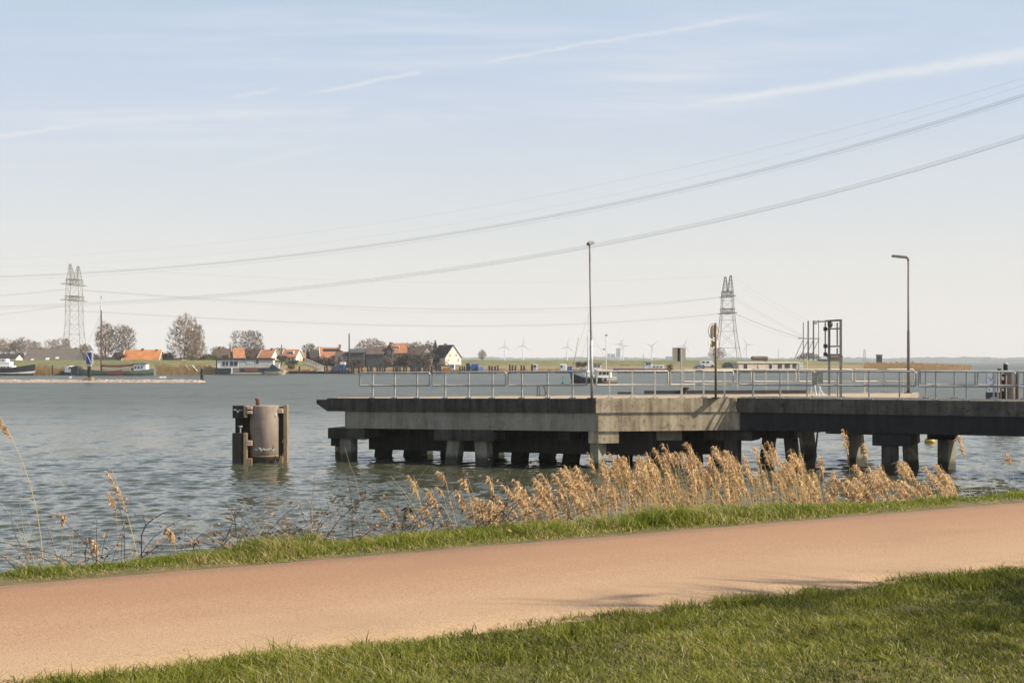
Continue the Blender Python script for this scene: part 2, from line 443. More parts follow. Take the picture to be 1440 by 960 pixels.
v = np.concatenate(rows); ns = len(S0)
i = np.arange(ns-1)[None,:]+np.arange(8)[:,None]*ns
q = np.stack([i,i+1,i+1+ns,i+ns],-1).reshape(-1,4)
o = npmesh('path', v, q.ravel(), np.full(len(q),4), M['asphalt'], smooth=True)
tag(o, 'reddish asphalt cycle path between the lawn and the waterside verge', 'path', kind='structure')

def blades(name, S, O, h, wd_, m, label, cat, lean=.5, rnd=None, bias=None):
    k = len(S); xy = so2xy(S, O); z = gz(S, O)-.01
    a = rng.random(k)*2*math.pi
    d = np.stack([np.cos(a), np.sin(a)], -1); side = np.stack([-d[:,1], d[:,0]], -1)
    fl = a+rng.normal(0,.9,k)
    ld = np.stack([np.cos(fl), np.sin(fl)], -1)
    if bias is not None: ld = ld*.75+np.asarray(bias)
    le = h*np.abs(rng.normal(lean, lean*.5, k))
    w = wd_*(.6+.8*rng.random(k))
    p0 = np.column_stack([xy, z])
    def P(t, ws):
        c = np.column_stack([xy+ld*(le*t*t)[:,None], z+h*t*(1-.18*t)])
        s3 = np.column_stack([side*(w*ws/2)[:,None], np.zeros(k)])
        return c-s3, c+s3, c
    a0,a1,_ = P(0,1.0); b0,b1,_ = P(.55,.8); _,_,tip = P(1,0)
    v = np.stack([a0,a1,b1,b0,tip],1).reshape(-1,3)
    base = np.arange(k)[:,None]*5
    ff = np.concatenate([base+np.array([[0,1,2,3]]), base+np.array([[3,2,4]])],1).ravel()
    fs = np.tile([4,3], k)
    if rnd is None: rnd = rng.random(k)
    o = npmesh(name, v, ff, fs, m, {'rnd': np.repeat(rnd,5)})
    return tag(o, label, cat, kind='stuff')
# lawn
K = 460000
S = rng.uniform(-3.5, 13, K); O = O_NEAR+.10-rng.random(K)**1.0*4.6
keep = (S*nD[0]*0 + (S*uD[1]+O*nD[1]) > 5.3)
xx = S*uD[0]+O*nD[0]; yv = S*uD[1]+O*nD[1]
keep &= (np.abs(xx) < .46*yv+.9)
pn = fbm(S*1.1, O*1.1); pf = fbm(S*5+50, O*5)
bare = (fbm(S*1.6+9, O*2.2+4) > .74) & (O > 4.2)
keep &= ~(bare & (rng.random(K) < .8))
keep &= (O < O_NEAR+.08*(fbm(S*2.5, S*0+7)-.6)*2 + .03) | (rng.random(K) < .03)
S, O, pn, pf = S[keep], O[keep], pn[keep], pf[keep]
edge = np.clip((O-(O_NEAR-.35))/.35, 0, 1)
h = (.026+.042*pf+.06*np.clip(pn-.48,0,1)*2)*(.5+.8*rng.random(len(S)))*(1+.5*edge*(pf>.5))
rnd = np.clip(.02+1.5*(pn-.25)*rng.random(len(S))+.5*(rng.random(len(S))-.4)+(rng.random(len(S))<.16)*.55, 0, 1)
blades('lawn_grass', S, O, h, .0055, M['lawn'], 'short sunlit lawn in the near right corner', 'grass', 1.0, rnd, bias=(-.30,-.12))
# taller tufts along the lawn edge
cs = rng.uniform(-1, 12, 34); co_ = O_NEAR-.05-np.abs(rng.normal(0,.55,34))
S = np.concatenate([c+rng.normal(0,.11,230) for c in cs]); O = np.concatenate([c+rng.normal(0,.08,230) for c in co_])
ok = O < O_NEAR+.06; S, O = S[ok], O[ok]
h = .05+.08*rng.random(len(S)); 
blades('grass_tufts', S, O, h, .006, M['lawn'], 'taller dark green grass tufts along the lawn edge of the path', 'grass', .6, np.clip(rng.random(len(S))*.6,0,1))
# verge
K = 170000
S = rng.uniform(-2.5, 18.5, K); t = rng.random(K); O = O_FAR-.03+t*(verge_w(S)+.75)
cl_ = fbm(S*1.4+3, O*2+8); c2_ = fbm(S*4+30, O*4)
ok = rng.random(K) < (.35+1.0*cl_)
ok &= (O > O_FAR+.07*(fbm(S*3, S*0+2)-.45)*2) | (rng.random(K) < .05)
S, O, t, cl_, c2_ = S[ok], O[ok], t[ok], cl_[ok], c2_[ok]
eg = np.clip((O-O_FAR)/.28, .15, 1)
tuft = np.clip(fbm(S*2.3+60, O*2.3+5)-.50, 0, 1)*3.2
h = (.035+.15*np.clip(cl_-.3,0,1)+.04*c2_+.16*tuft)*.86*eg*(.45+.9*rng.random(len(S)))*(.55+.35*np.clip((S-1)/4,0,1)-.28*np.clip((S-8)/3,0,1))
dry = (rng.random(len(S)) < (.13+.45*(1-eg)+.25*(fbm(S*1.2+7,O*3+1)>.58)))*.6
rnd = np.clip(.1+.75*cl_*rng.random(len(S))*1.3+dry, 0, 1)
blades('verge_grass', S, O, h, .0075, M['verge'], 'fresh green grass strip on the far side of the path', 'grass', .85, rnd, bias=(-.30,-.22))

# ------------------------------------------------------------------ water
m, n_, b, out = newmat('lake_water')
pos = n_.new('ShaderNodeNewGeometry').outputs['Position']
murk = n_.noise(pos, .02, 4, .6)
c = n_.ramp(murk, [(.3,(.056,.061,.040)),(.7,(.080,.083,.052))])
lk(n_.nt, c, b.inputs['Base Color']); rgh = n_.new('ShaderNodeSeparateXYZ'); lk(n_.nt, pos, rgh.inputs[0]); lk(n_.nt, n_.m('ADD', .07, n_.m('MULTIPLY', n_.sstep(rgh.outputs[1], 28, 150), .30)), b.inputs['Roughness']); b.inputs['IOR'].default_value = 1.333
def slope(sc_, st, rot, amp):
    t = n_.new('ShaderNodeTexNoise'); lk(n_.nt, n_.mapping(pos, st, (0,0,rot)), t.inputs['Vector'])
    t.inputs['Scale'].default_value = sc_; t.inputs['Detail'].default_value = 3; t.inputs['Roughness'].default_value = .6
    v1 = n_.new('ShaderNodeVectorMath', operation='SUBTRACT'); lk(n_.nt, t.outputs['Color'], v1.inputs[0]); v1.inputs[1].default_value = (.5,.5,.5)
    v2 = n_.new('ShaderNodeVectorMath', operation='MULTIPLY'); lk(n_.nt, v1.outputs[0], v2.inputs[0]); v2.inputs[1].default_value = (amp*.8, amp, 0)
    return v2.outputs[0]
def vadd(a, b):
    v = n_.new('ShaderNodeVectorMath', operation='ADD'); n_.sock(v, 0, a); n_.sock(v, 1, b); return v.outputs[0]
gust = n_.m('ADD', .65, n_.m('MULTIPLY', n_.noise(n_.mapping(pos, (.25,1,1)), .045, 4, .6), .8))
sl_ = vadd(vadd(slope(1.0, (.16,.13,1), R(5), .34), slope(1.0, (.55,.42,1), R(-6), .46)), vadd(slope(4.2, (.5,1,1), R(6), .56), slope(1.7, (.4,1,1), R(-9), .26)))
sg_ = n_.new('ShaderNodeVectorMath', operation='SCALE'); lk(n_.nt, sl_, sg_.inputs[0]); lk(n_.nt, gust, sg_.inputs[3])
gn = n_.new('ShaderNodeNewGeometry').outputs['Normal']
nv = n_.new('ShaderNodeVectorMath', operation='NORMALIZE'); lk(n_.nt, vadd(sg_.outputs[0], gn), nv.inputs[0])
lk(n_.nt, nv.outputs[0], b.inputs['Normal'])
M['water'] = m
us = np.concatenate([-np.geomspace(3,.46,24), np.linspace(-.45,.45,720), np.geomspace(.46,3,24)])
vpix = np.concatenate([np.linspace(300, 20, 620), np.linspace(19.5, 1.05, 60)])
Ds = EYE*1280/vpix
UU, DD = np.meshgrid(us, Ds); XX = UU*DD
ZZ = np.zeros_like(XX)
dD = np.gradient(Ds)[:,None]*np.ones_like(UU); dX = DD*.9/720
for k in range(60):
    lam = .34*(1.7/.34)**rng.random(); th = R(90+8)+rng.normal(0,.65); kx, ky = math.cos(th)*2*math.pi/lam, math.sin(th)*2*math.pi/lam
    amp = .0038*lam**.8
    smp = np.clip((lam/np.maximum(dD*abs(math.sin(th)), dX*abs(math.cos(th))*1.0+1e-6)-2)/3, 0, 1)
    phs = XX*kx+YY*ky+rng.random()*6.28 if False else XX*kx+DD*ky+rng.random()*6.28
    sn = np.sin(phs)
    ZZ += amp*smp*(sn+.25*np.cos(2*phs))
patch = .55+.9*fbm(XX/16+200, DD/11+100, 3); ZZ *= patch
v = np.column_stack([XX.ravel(), DD.ravel(), ZZ.ravel()]); ns = len(us)
i = np.arange(ns-1)[None,:]+np.arange(len(Ds)-1)[:,None]*ns
q = np.stack([i,i+1,i+1+ns,i+ns],-1).reshape(-1,4)
o = npmesh('water', v, q.ravel(), np.full(len(q),4), M['water'], smooth=True)
tag(o, 'choppy grey green lake water', 'water', kind='structure')

M['galv_sunlit'] = mat('sunlit_galvanised_steel', (.50,.46,.38), .5, .18, 6, metal=.1)  # lighter copy of the galvanised steel, sunlight put into the colour
M['brownpost2'] = mat('dull_brown_grey_pole', (.20,.165,.14), .5, .2, 6)
M['board'] = mat('grey_green_board', (.22,.23,.18), .6, .15, 4)
M['redrust'] = mat('rust_red_steel', (.20,.10,.065), .7, .3, 10)
M['panelgrey'] = mat('white_fender_plastic', (.52,.54,.58), .5, .1, 4)

# ------------------------------------------------------------------ concrete jetty platform
A = Vector((X(460,56.3), 56.3, 0)); B = Vector((X(838,51.2), 51.2, 0)); C = Vector((X(1035,52.3), 52.3, 0))
E = Vector((X(1440,47.7), 47.7, 0))
tAB = (B-A).normalized(); nAB = Vector((-tAB.y, tAB.x, 0))          # inward (away from camera)
tBC = (C-B).normalized(); nBC = Vector((-tBC.y, tBC.x, 0))
tCE = (E-C).normalized(); nCE = Vector((-tCE.y, tCE.x, 0))
END = C+tCE*34
K_ = Vector((X(1291,60.8), 60.8, 0)); J = Vector((X(1292,52.4), 52.4, 0))
A2 = Vector((X(470,57.2), 57.2, 0))
def zd(p): return 2.70+.13*min(1, max(0, (p[0]-A.x)/(B.x-A.x)))
def off(d): return lambda p: zd(p)-d
jet = thing('jetty_platform', (2,55,0), 'wide weathered concrete jetty platform standing on piles in the lake', 'jetty')
C2 = C+nCE*.35
def meet():
    p, q = A+nAB*.10, B+nBC*.05            # where the two girder faces meet
    den = tAB.x*tBC.y-tAB.y*tBC.x; r = q-p
    return p+tAB*((r.x*tBC.y-r.y*tBC.x)/den)
mb = MB()   # deck slab
mb.prism([(p.x,p.y) for p in (A+nAB*.3+tAB*.25, B+nAB*.3+nBC*.2, C+nBC*.3, C+nBC*.3+tCE*.05+nCE*2.6, J+Vector((-.05,.3,0)), K_, A2+Vector((.3,.1,0)))], off(.5), off(.004))
mb.build('deck_slab', M['con_deck'], jet)
# edge beams (fascias), each a run with its own concrete
def run_box(mb, P, Q, inward, d0, d1, th, inset=0):
    t = (Q-P).normalized(); nn = Vector((-t.y, t.x, 0))
    a, b2 = P+nn*inset, Q+nn*inset
    mb.prism([(a.x,a.y),(b2.x,b2.y),((b2+nn*th).x,(b2+nn*th).y),((a+nn*th).x,(a+nn*th).y)], off(d1), off(d0))
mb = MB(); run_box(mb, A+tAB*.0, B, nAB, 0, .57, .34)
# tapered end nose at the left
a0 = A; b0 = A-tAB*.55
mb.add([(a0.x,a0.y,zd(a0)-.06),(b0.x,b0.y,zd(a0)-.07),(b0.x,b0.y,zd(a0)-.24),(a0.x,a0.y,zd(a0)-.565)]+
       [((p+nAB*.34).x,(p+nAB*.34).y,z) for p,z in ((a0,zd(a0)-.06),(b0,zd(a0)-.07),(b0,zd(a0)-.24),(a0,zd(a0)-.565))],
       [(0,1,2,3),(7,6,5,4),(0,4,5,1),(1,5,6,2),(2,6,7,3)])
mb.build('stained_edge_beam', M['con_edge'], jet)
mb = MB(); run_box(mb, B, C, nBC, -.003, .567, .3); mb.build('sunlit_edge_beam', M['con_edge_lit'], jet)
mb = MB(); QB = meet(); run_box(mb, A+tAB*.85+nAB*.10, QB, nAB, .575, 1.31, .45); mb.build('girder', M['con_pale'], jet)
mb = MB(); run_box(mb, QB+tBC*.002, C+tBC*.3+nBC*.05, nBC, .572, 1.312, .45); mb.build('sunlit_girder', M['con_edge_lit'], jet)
mb = MB(); run_box(mb, J+Vector((.02,.1,0)), K_, None, -.002, .5, .3); mb.build('end_beam', M['con_edge_lit'], jet)
mb = MB(); run_box(mb, K_+Vector((-.05,.02,0)), A2, None, -.012, .55, .3); mb.build('rear_edge_beam', M['con_edge_lit'], jet)
# inner beams below the deck
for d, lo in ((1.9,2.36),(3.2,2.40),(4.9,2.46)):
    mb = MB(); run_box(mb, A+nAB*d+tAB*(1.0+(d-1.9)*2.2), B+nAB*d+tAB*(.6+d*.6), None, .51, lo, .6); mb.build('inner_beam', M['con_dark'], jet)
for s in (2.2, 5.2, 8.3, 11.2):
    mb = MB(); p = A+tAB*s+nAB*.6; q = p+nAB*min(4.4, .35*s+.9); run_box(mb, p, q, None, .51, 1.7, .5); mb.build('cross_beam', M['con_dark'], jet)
def cap(mb, c, t, L, Wd, top, bot):
    mb.bevbox((c.x, c.y, (zd(c)-top+zd(c)-bot)/2), (L, Wd, bot-top), math.atan2(t.y, t.x), .02)
def pile(mb, top, foot, w, t):
    """square pile from under its cap to below the water"""
    a = math.atan2(t.y,t.x); m3 = Matrix.Rotation(a,3,'Z'); vs = []
    for p, z, ww in ((foot,-1.0,w*1.0),(top,top.z,w)):
        for dx,dy in ((-1,-1),(1,-1),(1,1),(-1,1)):
            vs.append(Vector((p.x,p.y,z))+m3@Vector((dx*ww/2,dy*ww/2,0)))
    mb.add(vs, [(3,2,1,0),(4,5,6,7)]+[(i,(i+1)%4,4+(i+1)%4,4+i) for i in range(4)])
def bent(parent, c, t, L, Wd, piles, m_cap, m_pile, top=1.32, bot=1.78, pw=.56):
    mb = MB(); cap(mb, c, t, L, Wd, top, bot); mb.build('pile_cap', m_cap, parent)
    nn = Vector((-t.y,t.x,0))
    for (a, bq, la, lb, *rest) in piles:
        tp = c+t*a+nn*bq; tp.z = zd(c)-bot+.003-.006
        ft = tp+t*la+nn*lb
        mb = MB(); pile(mb, tp, ft, pw, t if not rest else Vector((math.cos(R(rest[0])),math.sin(R(rest[0])),0))); mb.build('pile', m_pile, parent)
def onAB(px, d=0):
    # point on AB (inset d) seen at px
    k = (px-720)/F; p = A+nAB*d
    s = (k*p.y-p.x)/(tAB.x-k*tAB.y); return p+tAB*s
bent(jet, onAB(497,.75), tAB, 1.85, 1.3, [(-.1,-.25,.0,0),(-.62,.2,-.05,.1)], M['con_edge'], M['con_pile'])
bent(jet, onAB(661,.75), tAB, 2.75, 1.3, [(-.55,-.2,-.22,-.1),(.72,-.2,.1,-.05)], M['con_edge'], M['con_pile'])
mb = MB(); q0 = QB+tBC*.02+nBC*.06; qa = q0-tAB*.42; qb = q0+tBC*.86
mb.prism([(qa.x,qa.y),(q0.x,q0.y),(qb.x,qb.y),((qb+nBC*1.0).x,(qb+nBC*1.0).y),((qa+nAB*1.1).x,(qa+nAB*1.1).y)], off(1.79), off(1.318)); mb.build('pile_cap', M['con_edge_lit'], jet)
t45 = Vector((math.cos(R(-46)),math.sin(R(-46)),0))
tp = q0+Vector((.02,.42,0)); tp.z = zd(B)-1.8; mb = MB(); pile(mb, tp, tp, .46, t45); mb.build('pile', M['con_pile'], jet)
for px, d in ((545,3.0),(590,3.4),(640,4.4),(735,3.2),(775,5.0),(815,3.4),(700,6.0),(600,5.6)):
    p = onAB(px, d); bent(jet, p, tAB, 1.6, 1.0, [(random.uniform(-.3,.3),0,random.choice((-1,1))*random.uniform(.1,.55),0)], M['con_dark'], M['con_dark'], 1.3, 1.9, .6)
def onBC(px, d=0):
    k = (px-720)/F; p = B+nBC*d; s = (k*p.y-p.x)/(tBC.x-k*tBC.y); return p+tBC*s
bent(jet, onBC(935,1.5), tBC, 1.1, 1.2, [(-.1,0,-.2,0),(.3,.3,.2,.1)], M['con_pile'], M['con_dark'], 1.322, 1.76)
bent(jet, onBC(965,3.4), tBC, 1.6, 1.2, [(.3,0,.2,0),(-.5,0,-.2,0)], M['con_pile'], M['con_pile'], 1.32, 1.8)
bent(jet, onBC(900,4.2), tBC, 2.2, 1.2, [(-.6,0,-.2,0),(.7,0,.2,0)], M['con_dark'], M['con_dark'], 1.32, 1.8)
bent(jet, onBC(1128,6.5), tBC, 1.4, 1.1, [(.2,0,.25,0)], M['con_pile'], M['con_pile'], .51, 1.8)
bent(jet, onBC(1205,7.4), tBC, 1.3, 1.1, [(-.1,0,.22,0)], M['con_pile'], M['con_pile'], .51, 1.75)
# timber fender at the left end of the jetty
p = A+tAB*.35+nAB*.7
mb = MB(); mb.bevbox((p.x-.05,p.y,zd(A)-1.95), (.75,.55,.34), math.atan2(tAB.y,tAB.x)); mb.bevbox((p.x+.42,p.y-.1,zd(A)-2.0), (.34,.5,1.05), math.atan2(tAB.y,tAB.x))
mb.build('timber_fender', M['timber'], jet)

# ------------------------------------------------------------------ concrete footbridge
bri = thing('footbridge', (20,48.5,0), 'narrow dark concrete footbridge running from the jetty to the right edge', 'footbridge')
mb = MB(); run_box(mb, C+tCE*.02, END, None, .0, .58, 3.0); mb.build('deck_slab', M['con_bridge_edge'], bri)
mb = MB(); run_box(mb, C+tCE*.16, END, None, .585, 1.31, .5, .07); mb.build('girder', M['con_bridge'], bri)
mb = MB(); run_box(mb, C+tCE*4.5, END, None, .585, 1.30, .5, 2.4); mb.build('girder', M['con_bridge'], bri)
def onCE(px, d=0):
    k = (px-720)/F; p = C+nCE*d; s = (k*p.y-p.x)/(tCE.x-k*tCE.y); return p+tCE*s
bent(bri, onCE(1029,1.0), tCE, 2.05, 1.4, [(.15,-.35,0,0),(-.65,.4,-.15,.2)], M['con_edge'], M['con_edge'], 1.322, 1.76)
bent(bri, onCE(1097,2.4), tCE, 1.45, 1.2, [(-.45,0,-.28,0),(.45,0,.22,0)], M['con_edge'], M['con_edge'], 1.312, 1.72, .5)
bent(bri, onCE(1197,2.4), tCE, 1.9, 1.0, [(0,.3,.25,.2,-60)], M['con_pile'], M['con_pile'], 1.312, 1.48, .46)
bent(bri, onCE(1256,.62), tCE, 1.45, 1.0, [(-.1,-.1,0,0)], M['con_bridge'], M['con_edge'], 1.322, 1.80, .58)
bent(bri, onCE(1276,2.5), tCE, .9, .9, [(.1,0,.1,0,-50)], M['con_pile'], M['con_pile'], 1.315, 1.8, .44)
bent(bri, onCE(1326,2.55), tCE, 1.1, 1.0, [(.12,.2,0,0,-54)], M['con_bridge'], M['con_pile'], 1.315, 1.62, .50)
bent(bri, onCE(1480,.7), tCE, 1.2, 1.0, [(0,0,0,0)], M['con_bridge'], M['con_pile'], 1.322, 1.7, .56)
mb = MB(); p = onCE(1150,2.8); mb.tube([(p.x,p.y,1.4),(p.x-.22,p.y-.1,-.3)], .04); mb.build('mooring_pipe', M['darksteel'], bri)

# ------------------------------------------------------------------ steel railings: one thing per run, each frame and post a part
def railing(name, label, P0, t, panels, m=None, rise=1.1, mid=.54):
    """panels: (s0, s1, [post positions]) along t from P0"""
    nn = Vector((-t.y,t.x,0))
    g = thing(name, P0+Vector((0,0,zd(P0))), label, 'railing')
    for s0, s1, posts in panels:
        p, q = P0+t*s0, P0+t*s1; z = zd(p); r = .034
        mb = MB()
        za, zb = zd(p), zd(q); c = .028
        loop = [p+t*c+Vector((0,0,za+rise)), q-t*c+Vector((0,0,zb+rise)), q+Vector((0,0,zb+rise-c)), q+Vector((0,0,zb+mid+c)),
                q-t*c+Vector((0,0,zb+mid)), p+t*c+Vector((0,0,za+mid)), p+Vector((0,0,za+mid+c)), p+Vector((0,0,za+rise-c))]
        # split long runs so the tubes stay round
        mb.tube(loop+[loop[0]], r, 8, False)
        mb.build('rail_frame', m or M['galv'], g, smooth=True)
        for s in posts:
            w = P0+t*s+nn*.005; z = zd(w)
            mb = MB(); mb.box((w.x,w.y,z+(rise-.03)/2), (.055,.055,rise-.03), math.atan2(t.y,t.x))
            mb.box((w.x,w.y,z+.015), (.30,.14,.03), math.atan2(t.y,t.x))
            mb.box((w.x-.07*t.x,w.y-.07*t.y-.05,z+.045), (.07,.07,.05)); mb.box((w.x+.09*t.x,w.y+.09*t.y-.05,z+.045), (.06,.06,.05))
            mb.build('post', m or M['galv'], g)
    return g
def sof(P, t, px):
    k = (px-720)/F; return (k*P.y-P.x)/(t.x-k*t.y)
def pan(P, t, rows): return [(sof(P,t,a), sof(P,t,b), [sof(P,t,c) for c in cs]) for a,b,cs in rows]
P0 = A+nAB*.12
railing('steel_railing', 'grey steel railing along the dark left edge of the jetty platform', P0, tAB, pan(P0,tAB,[(506,604,[524,555,586.5]),(608,711,[626,659,692.5]),(715,825,[734,770,805])]))
P1 = B+nBC*.12
railing('steel_railing', 'sunlit steel railing above the bright angled face of the jetty', P1, tBC, pan(P1,tBC,[(838.5,939.5,[857,889,921]),(942.5,1031,[959,989.5,1019])]), M['galv_sunlit'])
P2 = C+nCE*.12
railing('steel_railing', 'long grey railing along the front edge of the footbridge', P2, tCE,
        pan(P2,tCE,[(1039,1145,[1059,1097,1135]),(1149,1287.5,[1178,1222,1265]),(1292,1427,[1316,1359,1403]),(1432,1580,[1455,1500,1550])]))
P3 = C+nCE*2.85
railing('steel_railing', 'rear railing of the footbridge, seen to the right of the lamp post', P3, tCE, pan(P3,tCE,[(1294,1371,[1302,1342]),(1375,1465,[1397,1440]),(1470,1560,[1490,1535])]))
t4 = (K_-A2).normalized(); P4 = A2-Vector((-t4.y,t4.x,0))*.15
railing('steel_railing', 'far railing at the back of the jetty, below the pylon and the round sign', P4, t4,
        pan(P4,t4,[(961,1056,[976,1007,1037]),(1060,1119,[1077,1108]),(1123,1198,[1141,1177]),(1202,1285,[1216,1243,1270])]), M['galv_sunlit'])
# low steel kerbs lying on the deck
mb = MB(); p = P4+t4*sof(P4,t4,905); q = P4+t4*sof(P4,t4,1130)
run_box(mb, p-Vector((0,.6,0)), q-Vector((0,.6,0)), None, -.16, -.001, .18)
tag(mb.build('kerb_beam', M['darksteel'], loc=p), 'long dark steel kerb lying on the sunlit jetty deck', 'kerb')
mb = MB(); p = P4+t4*sof(P4,t4,868); q = P4+t4*sof(P4,t4,888)
run_box(mb, p-Vector((0,.6,0)), q-Vector((0,.6,0)), None, -.1, -.001, .18)
tag(mb.build('kerb_beam', M['darksteel'], loc=p), 'short dark steel kerb piece on the jetty deck right of the tall lamp post', 'kerb')
p = W(963,554,58.3); p.z = zd(p)
t = thing('mooring_bollard', p, 'small black mooring bollard on the jetty deck beside the square sign pole', 'bollard')
mb = MB(); mb.lathe(p, [(.11,0),(.08,.05),(.08,.16)],12); mb.build('stem', M['darksteel'], t)
mb = MB(); mb.lathe(p, [(.09,.16),(.2,.27),(.21,.3),(.17,.31)],12); mb.build('head', M['darksteel'], t)

# ladder head standing at the rear edge of the jetty
p = W(762,556,56.9); p.z = zd(p)
t = thing('boarding_ladder', p, 'dark ladder handrail rising behind the jetty deck', 'ladder')
for s in (-.2,.16):
    mb = MB(); mb.tube([p+Vector((s,0.4,-2.2)),p+Vector((s,0.4,.28)),p+Vector((s+.04*(1 if s<0 else -1),0.4,.42)),p+Vector((s+.1*(1 if s<0 else -1),.1,.42)),p+Vector((s+.1,-.1,-.02))], .022); mb.build('stringer', M['darksteel'], t)
for k in range(7):
    mb = MB(); mb.tube([p+Vector((-.2,.4,-2+k*.33)),p+Vector((.16,.4,-2+k*.33))], .016); mb.build('rung', M['darksteel'], t)

# ------------------------------------------------------------------ lamps, signs and gantry on the jetty
p = B+nAB*.25+tAB*-.22; p.z = zd(p)
p = Vector((X(832.5,51.45),51.45,zd(B)))
t = thing('lamp_post', p, 'tall slim lamp post at the corner of the jetty with a short tilted lamp head', 'lamp post')
top = Vector((X(829.3,51.45),51.45,Zp(342,51.45)))
midp = p.lerp(top,.38)
mb = MB(); mb.tube([p,p+Vector((0,0,.03))],[.2,.2],8); mb.build('base_plate', M['darksteel'], t)
mb = MB(); mb.tube([p,midp],[.062,.058],10); mb.build('lower_pole', M['galv'], t, smooth=True)
mb = MB(); mb.tube([midp,midp+(top-midp)*.01,top],[.058,.046,.038],10); mb.build('upper_pole', M['galv_dark'], t, smooth=True)
mb = MB(); mb.tube([top+Vector((-.08,-.25,-.06)),top+Vector((0,0,0)),top+Vector((.16,.32,.06))],[.07,.09,.06],8); mb.build('lamp_head', M['galv_dark'], t)
p = Vector((X(1277.5,60.2),60.2,zd(K_)))
t = thing('lamp_post', p, 'lamp post with a flat arm reaching left at the rear end of the jetty', 'lamp post')
top = Vector((p.x,p.y,Zp(366,60.2)))
mb = MB(); mb.tube([p,p+Vector((0,0,.04))],[.2,.2],8); mb.build('base_plate', M['darksteel'], t)
mb = MB(); mb.tube([p,p+Vector((0,0,2.9)),p+Vector((0,0,2.95)),top],[.07,.065,.05,.045],10); mb.build('pole', M['brownpost2'], t, smooth=True)
mb = MB(); mb.tube([top+Vector((0,0,-.02)),top+Vector((-.03,0,.10)),top+Vector((-.12,0,.13))],[.06,.06,.05],8); mb.build('elbow', M['galv_dark'], t)
mb = MB(); mb.box(top+Vector((-.43,0,.17)), (.66,.26,.10), 0, Matrix.Rotation(R(6),3,'Y')); mb.build('lamp_head', M['galv_dark'], t)

p = Vector((X(1006.5,52.0),52.0,zd(C)))
t = thing('sign_post', p, 'rusty brown post at the jetty edge carrying a round sign above a small square one', 'sign')
hz = Zp(454,52)-p.z
mb = MB(); mb.tube([p,p+Vector((0,0,hz))],.05,8); mb.build('post', M['brownpost'], t, smooth=True)
mb = MB(); mb.box(p+Vector((0,0,.02)),(.3,.3,.04)); mb.build('base_plate', M['darksteel'], t)
ryaw = R(44)
def disc(mb, c, r, yaw, th=.012, n=28, sq=1.0):
    ax = Vector((math.cos(yaw),math.sin(yaw),0)); nn = Vector((-ax.y,ax.x,0)); vs = []
    for d in (-th/2, th/2):
        vs += [c+nn*d+(ax*math.cos(2*math.pi*k/n)+Vector((0,0,1))*math.sin(2*math.pi*k/n))*r for k in range(n)]
    mb.add(vs, [tuple(range(n)), tuple(range(2*n-1,n-1,-1))]+[(k,n+k,n+(k+1)%n,(k+1)%n) for k in range(n)])
c = Vector((X(1004.5,51.8),51.97+.12,Zp(465.5,52)))
mb = MB(); disc(mb, c, .315, ryaw); mb.build('round_plate', M['cream'], t)
mb = MB()
nn = Vector((-math.sin(ryaw),math.cos(ryaw),0)); ax = Vector((math.cos(ryaw),math.sin(ryaw),0))
mb.tube([c+nn*-.005+(ax*math.cos(w)+Vector((0,0,1))*math.sin(w))*.315 for w in [2*math.pi*k/28 for k in range(29)]], .014, 6, False); mb.build('rim', M['galv_dark'], t)
mb = MB(); mb.box((X(1004.5,51.8),51.97+.1,Zp(483.5,52)), (.58,.015,.30), ryaw*.9); mb.build('square_plate', M['cream'], t)
for zz, hh in ((465.5,.5),(483.5,.2)):
    mb = MB(); mb.box((X(1005,51.9),51.93,Zp(zz,52)), (.10,.03,hh), 0); mb.build('bracket', M['brownpost'], t)
p = Vector((X(957.5,57.9),57.9,zd(K_)))
t = thing('sign_post', p, 'thin pole with a square cream sign panel seen from behind', 'sign')
mb = MB(); mb.tube([p,Vector((p.x,p.y,Zp(490,57.9)))],.03,8); mb.build('pole', M['galv'], t)
mb = MB(); mb.box((X(955,57.9),p.y+.06,Zp(498.5,57.9)), (.60,.02,.62), R(-8)); mb.build('panel', M['cream'], t)
mb = MB(); mb.box((X(954.5,57.9),p.y+.03,Zp(498.5,57.9)), (.09,.04,.60), R(-8)); mb.build('channel', M['darksteel'], t)
mb = MB(); mb.tube([(X(946.5,57.9),p.y+.04,Zp(489.5,57.9)),(X(964,57.9),p.y+.04,Zp(489.5,57.9))],.014,6); mb.build('top_clip', M['darksteel'], t)

# signal gantry beside the bridge
DG = 52.6; gzb = 2.83
pL, pR = Vector((X(1166,DG+.9),DG+.9,gzb)), Vector((X(1182.3,DG),DG,gzb)); zt = Zp(449.5,DG)
t = thing('signal_gantry', (pL+pR)/2, 'tall two post steel gantry frame standing on the footbridge', 'gantry')
for p in (pL,pR):
    mb = MB(); mb.box((p.x,p.y,(gzb+zt)/2),(.085,.085,zt-gzb)); mb.box((p.x,p.y,gzb+.02),(.28,.28,.04)); mb.build('post', M['galv_dark'], t)
pI = Vector((X(1160.5,DG+1.2),DG+1.2,0)); pJ = Vector((X(1177.5,DG+.8),DG+.8,0))
mb = MB(); mb.box((pI.x,pI.y,(Zp(452,DG)+Zp(499,DG))/2),(.05,.05,47/F*DG)); mb.build('hanger', M['galv_dark'], t)
for y0,y1 in ((453,485),(489,497)):
    mb = MB(); mb.tube([(pJ.x,pJ.y,Zp(y0,DG)),(pJ.x,pJ.y,Zp(y1,DG))],.035,8); mb.build('hanger', M['galv_dark'], t)
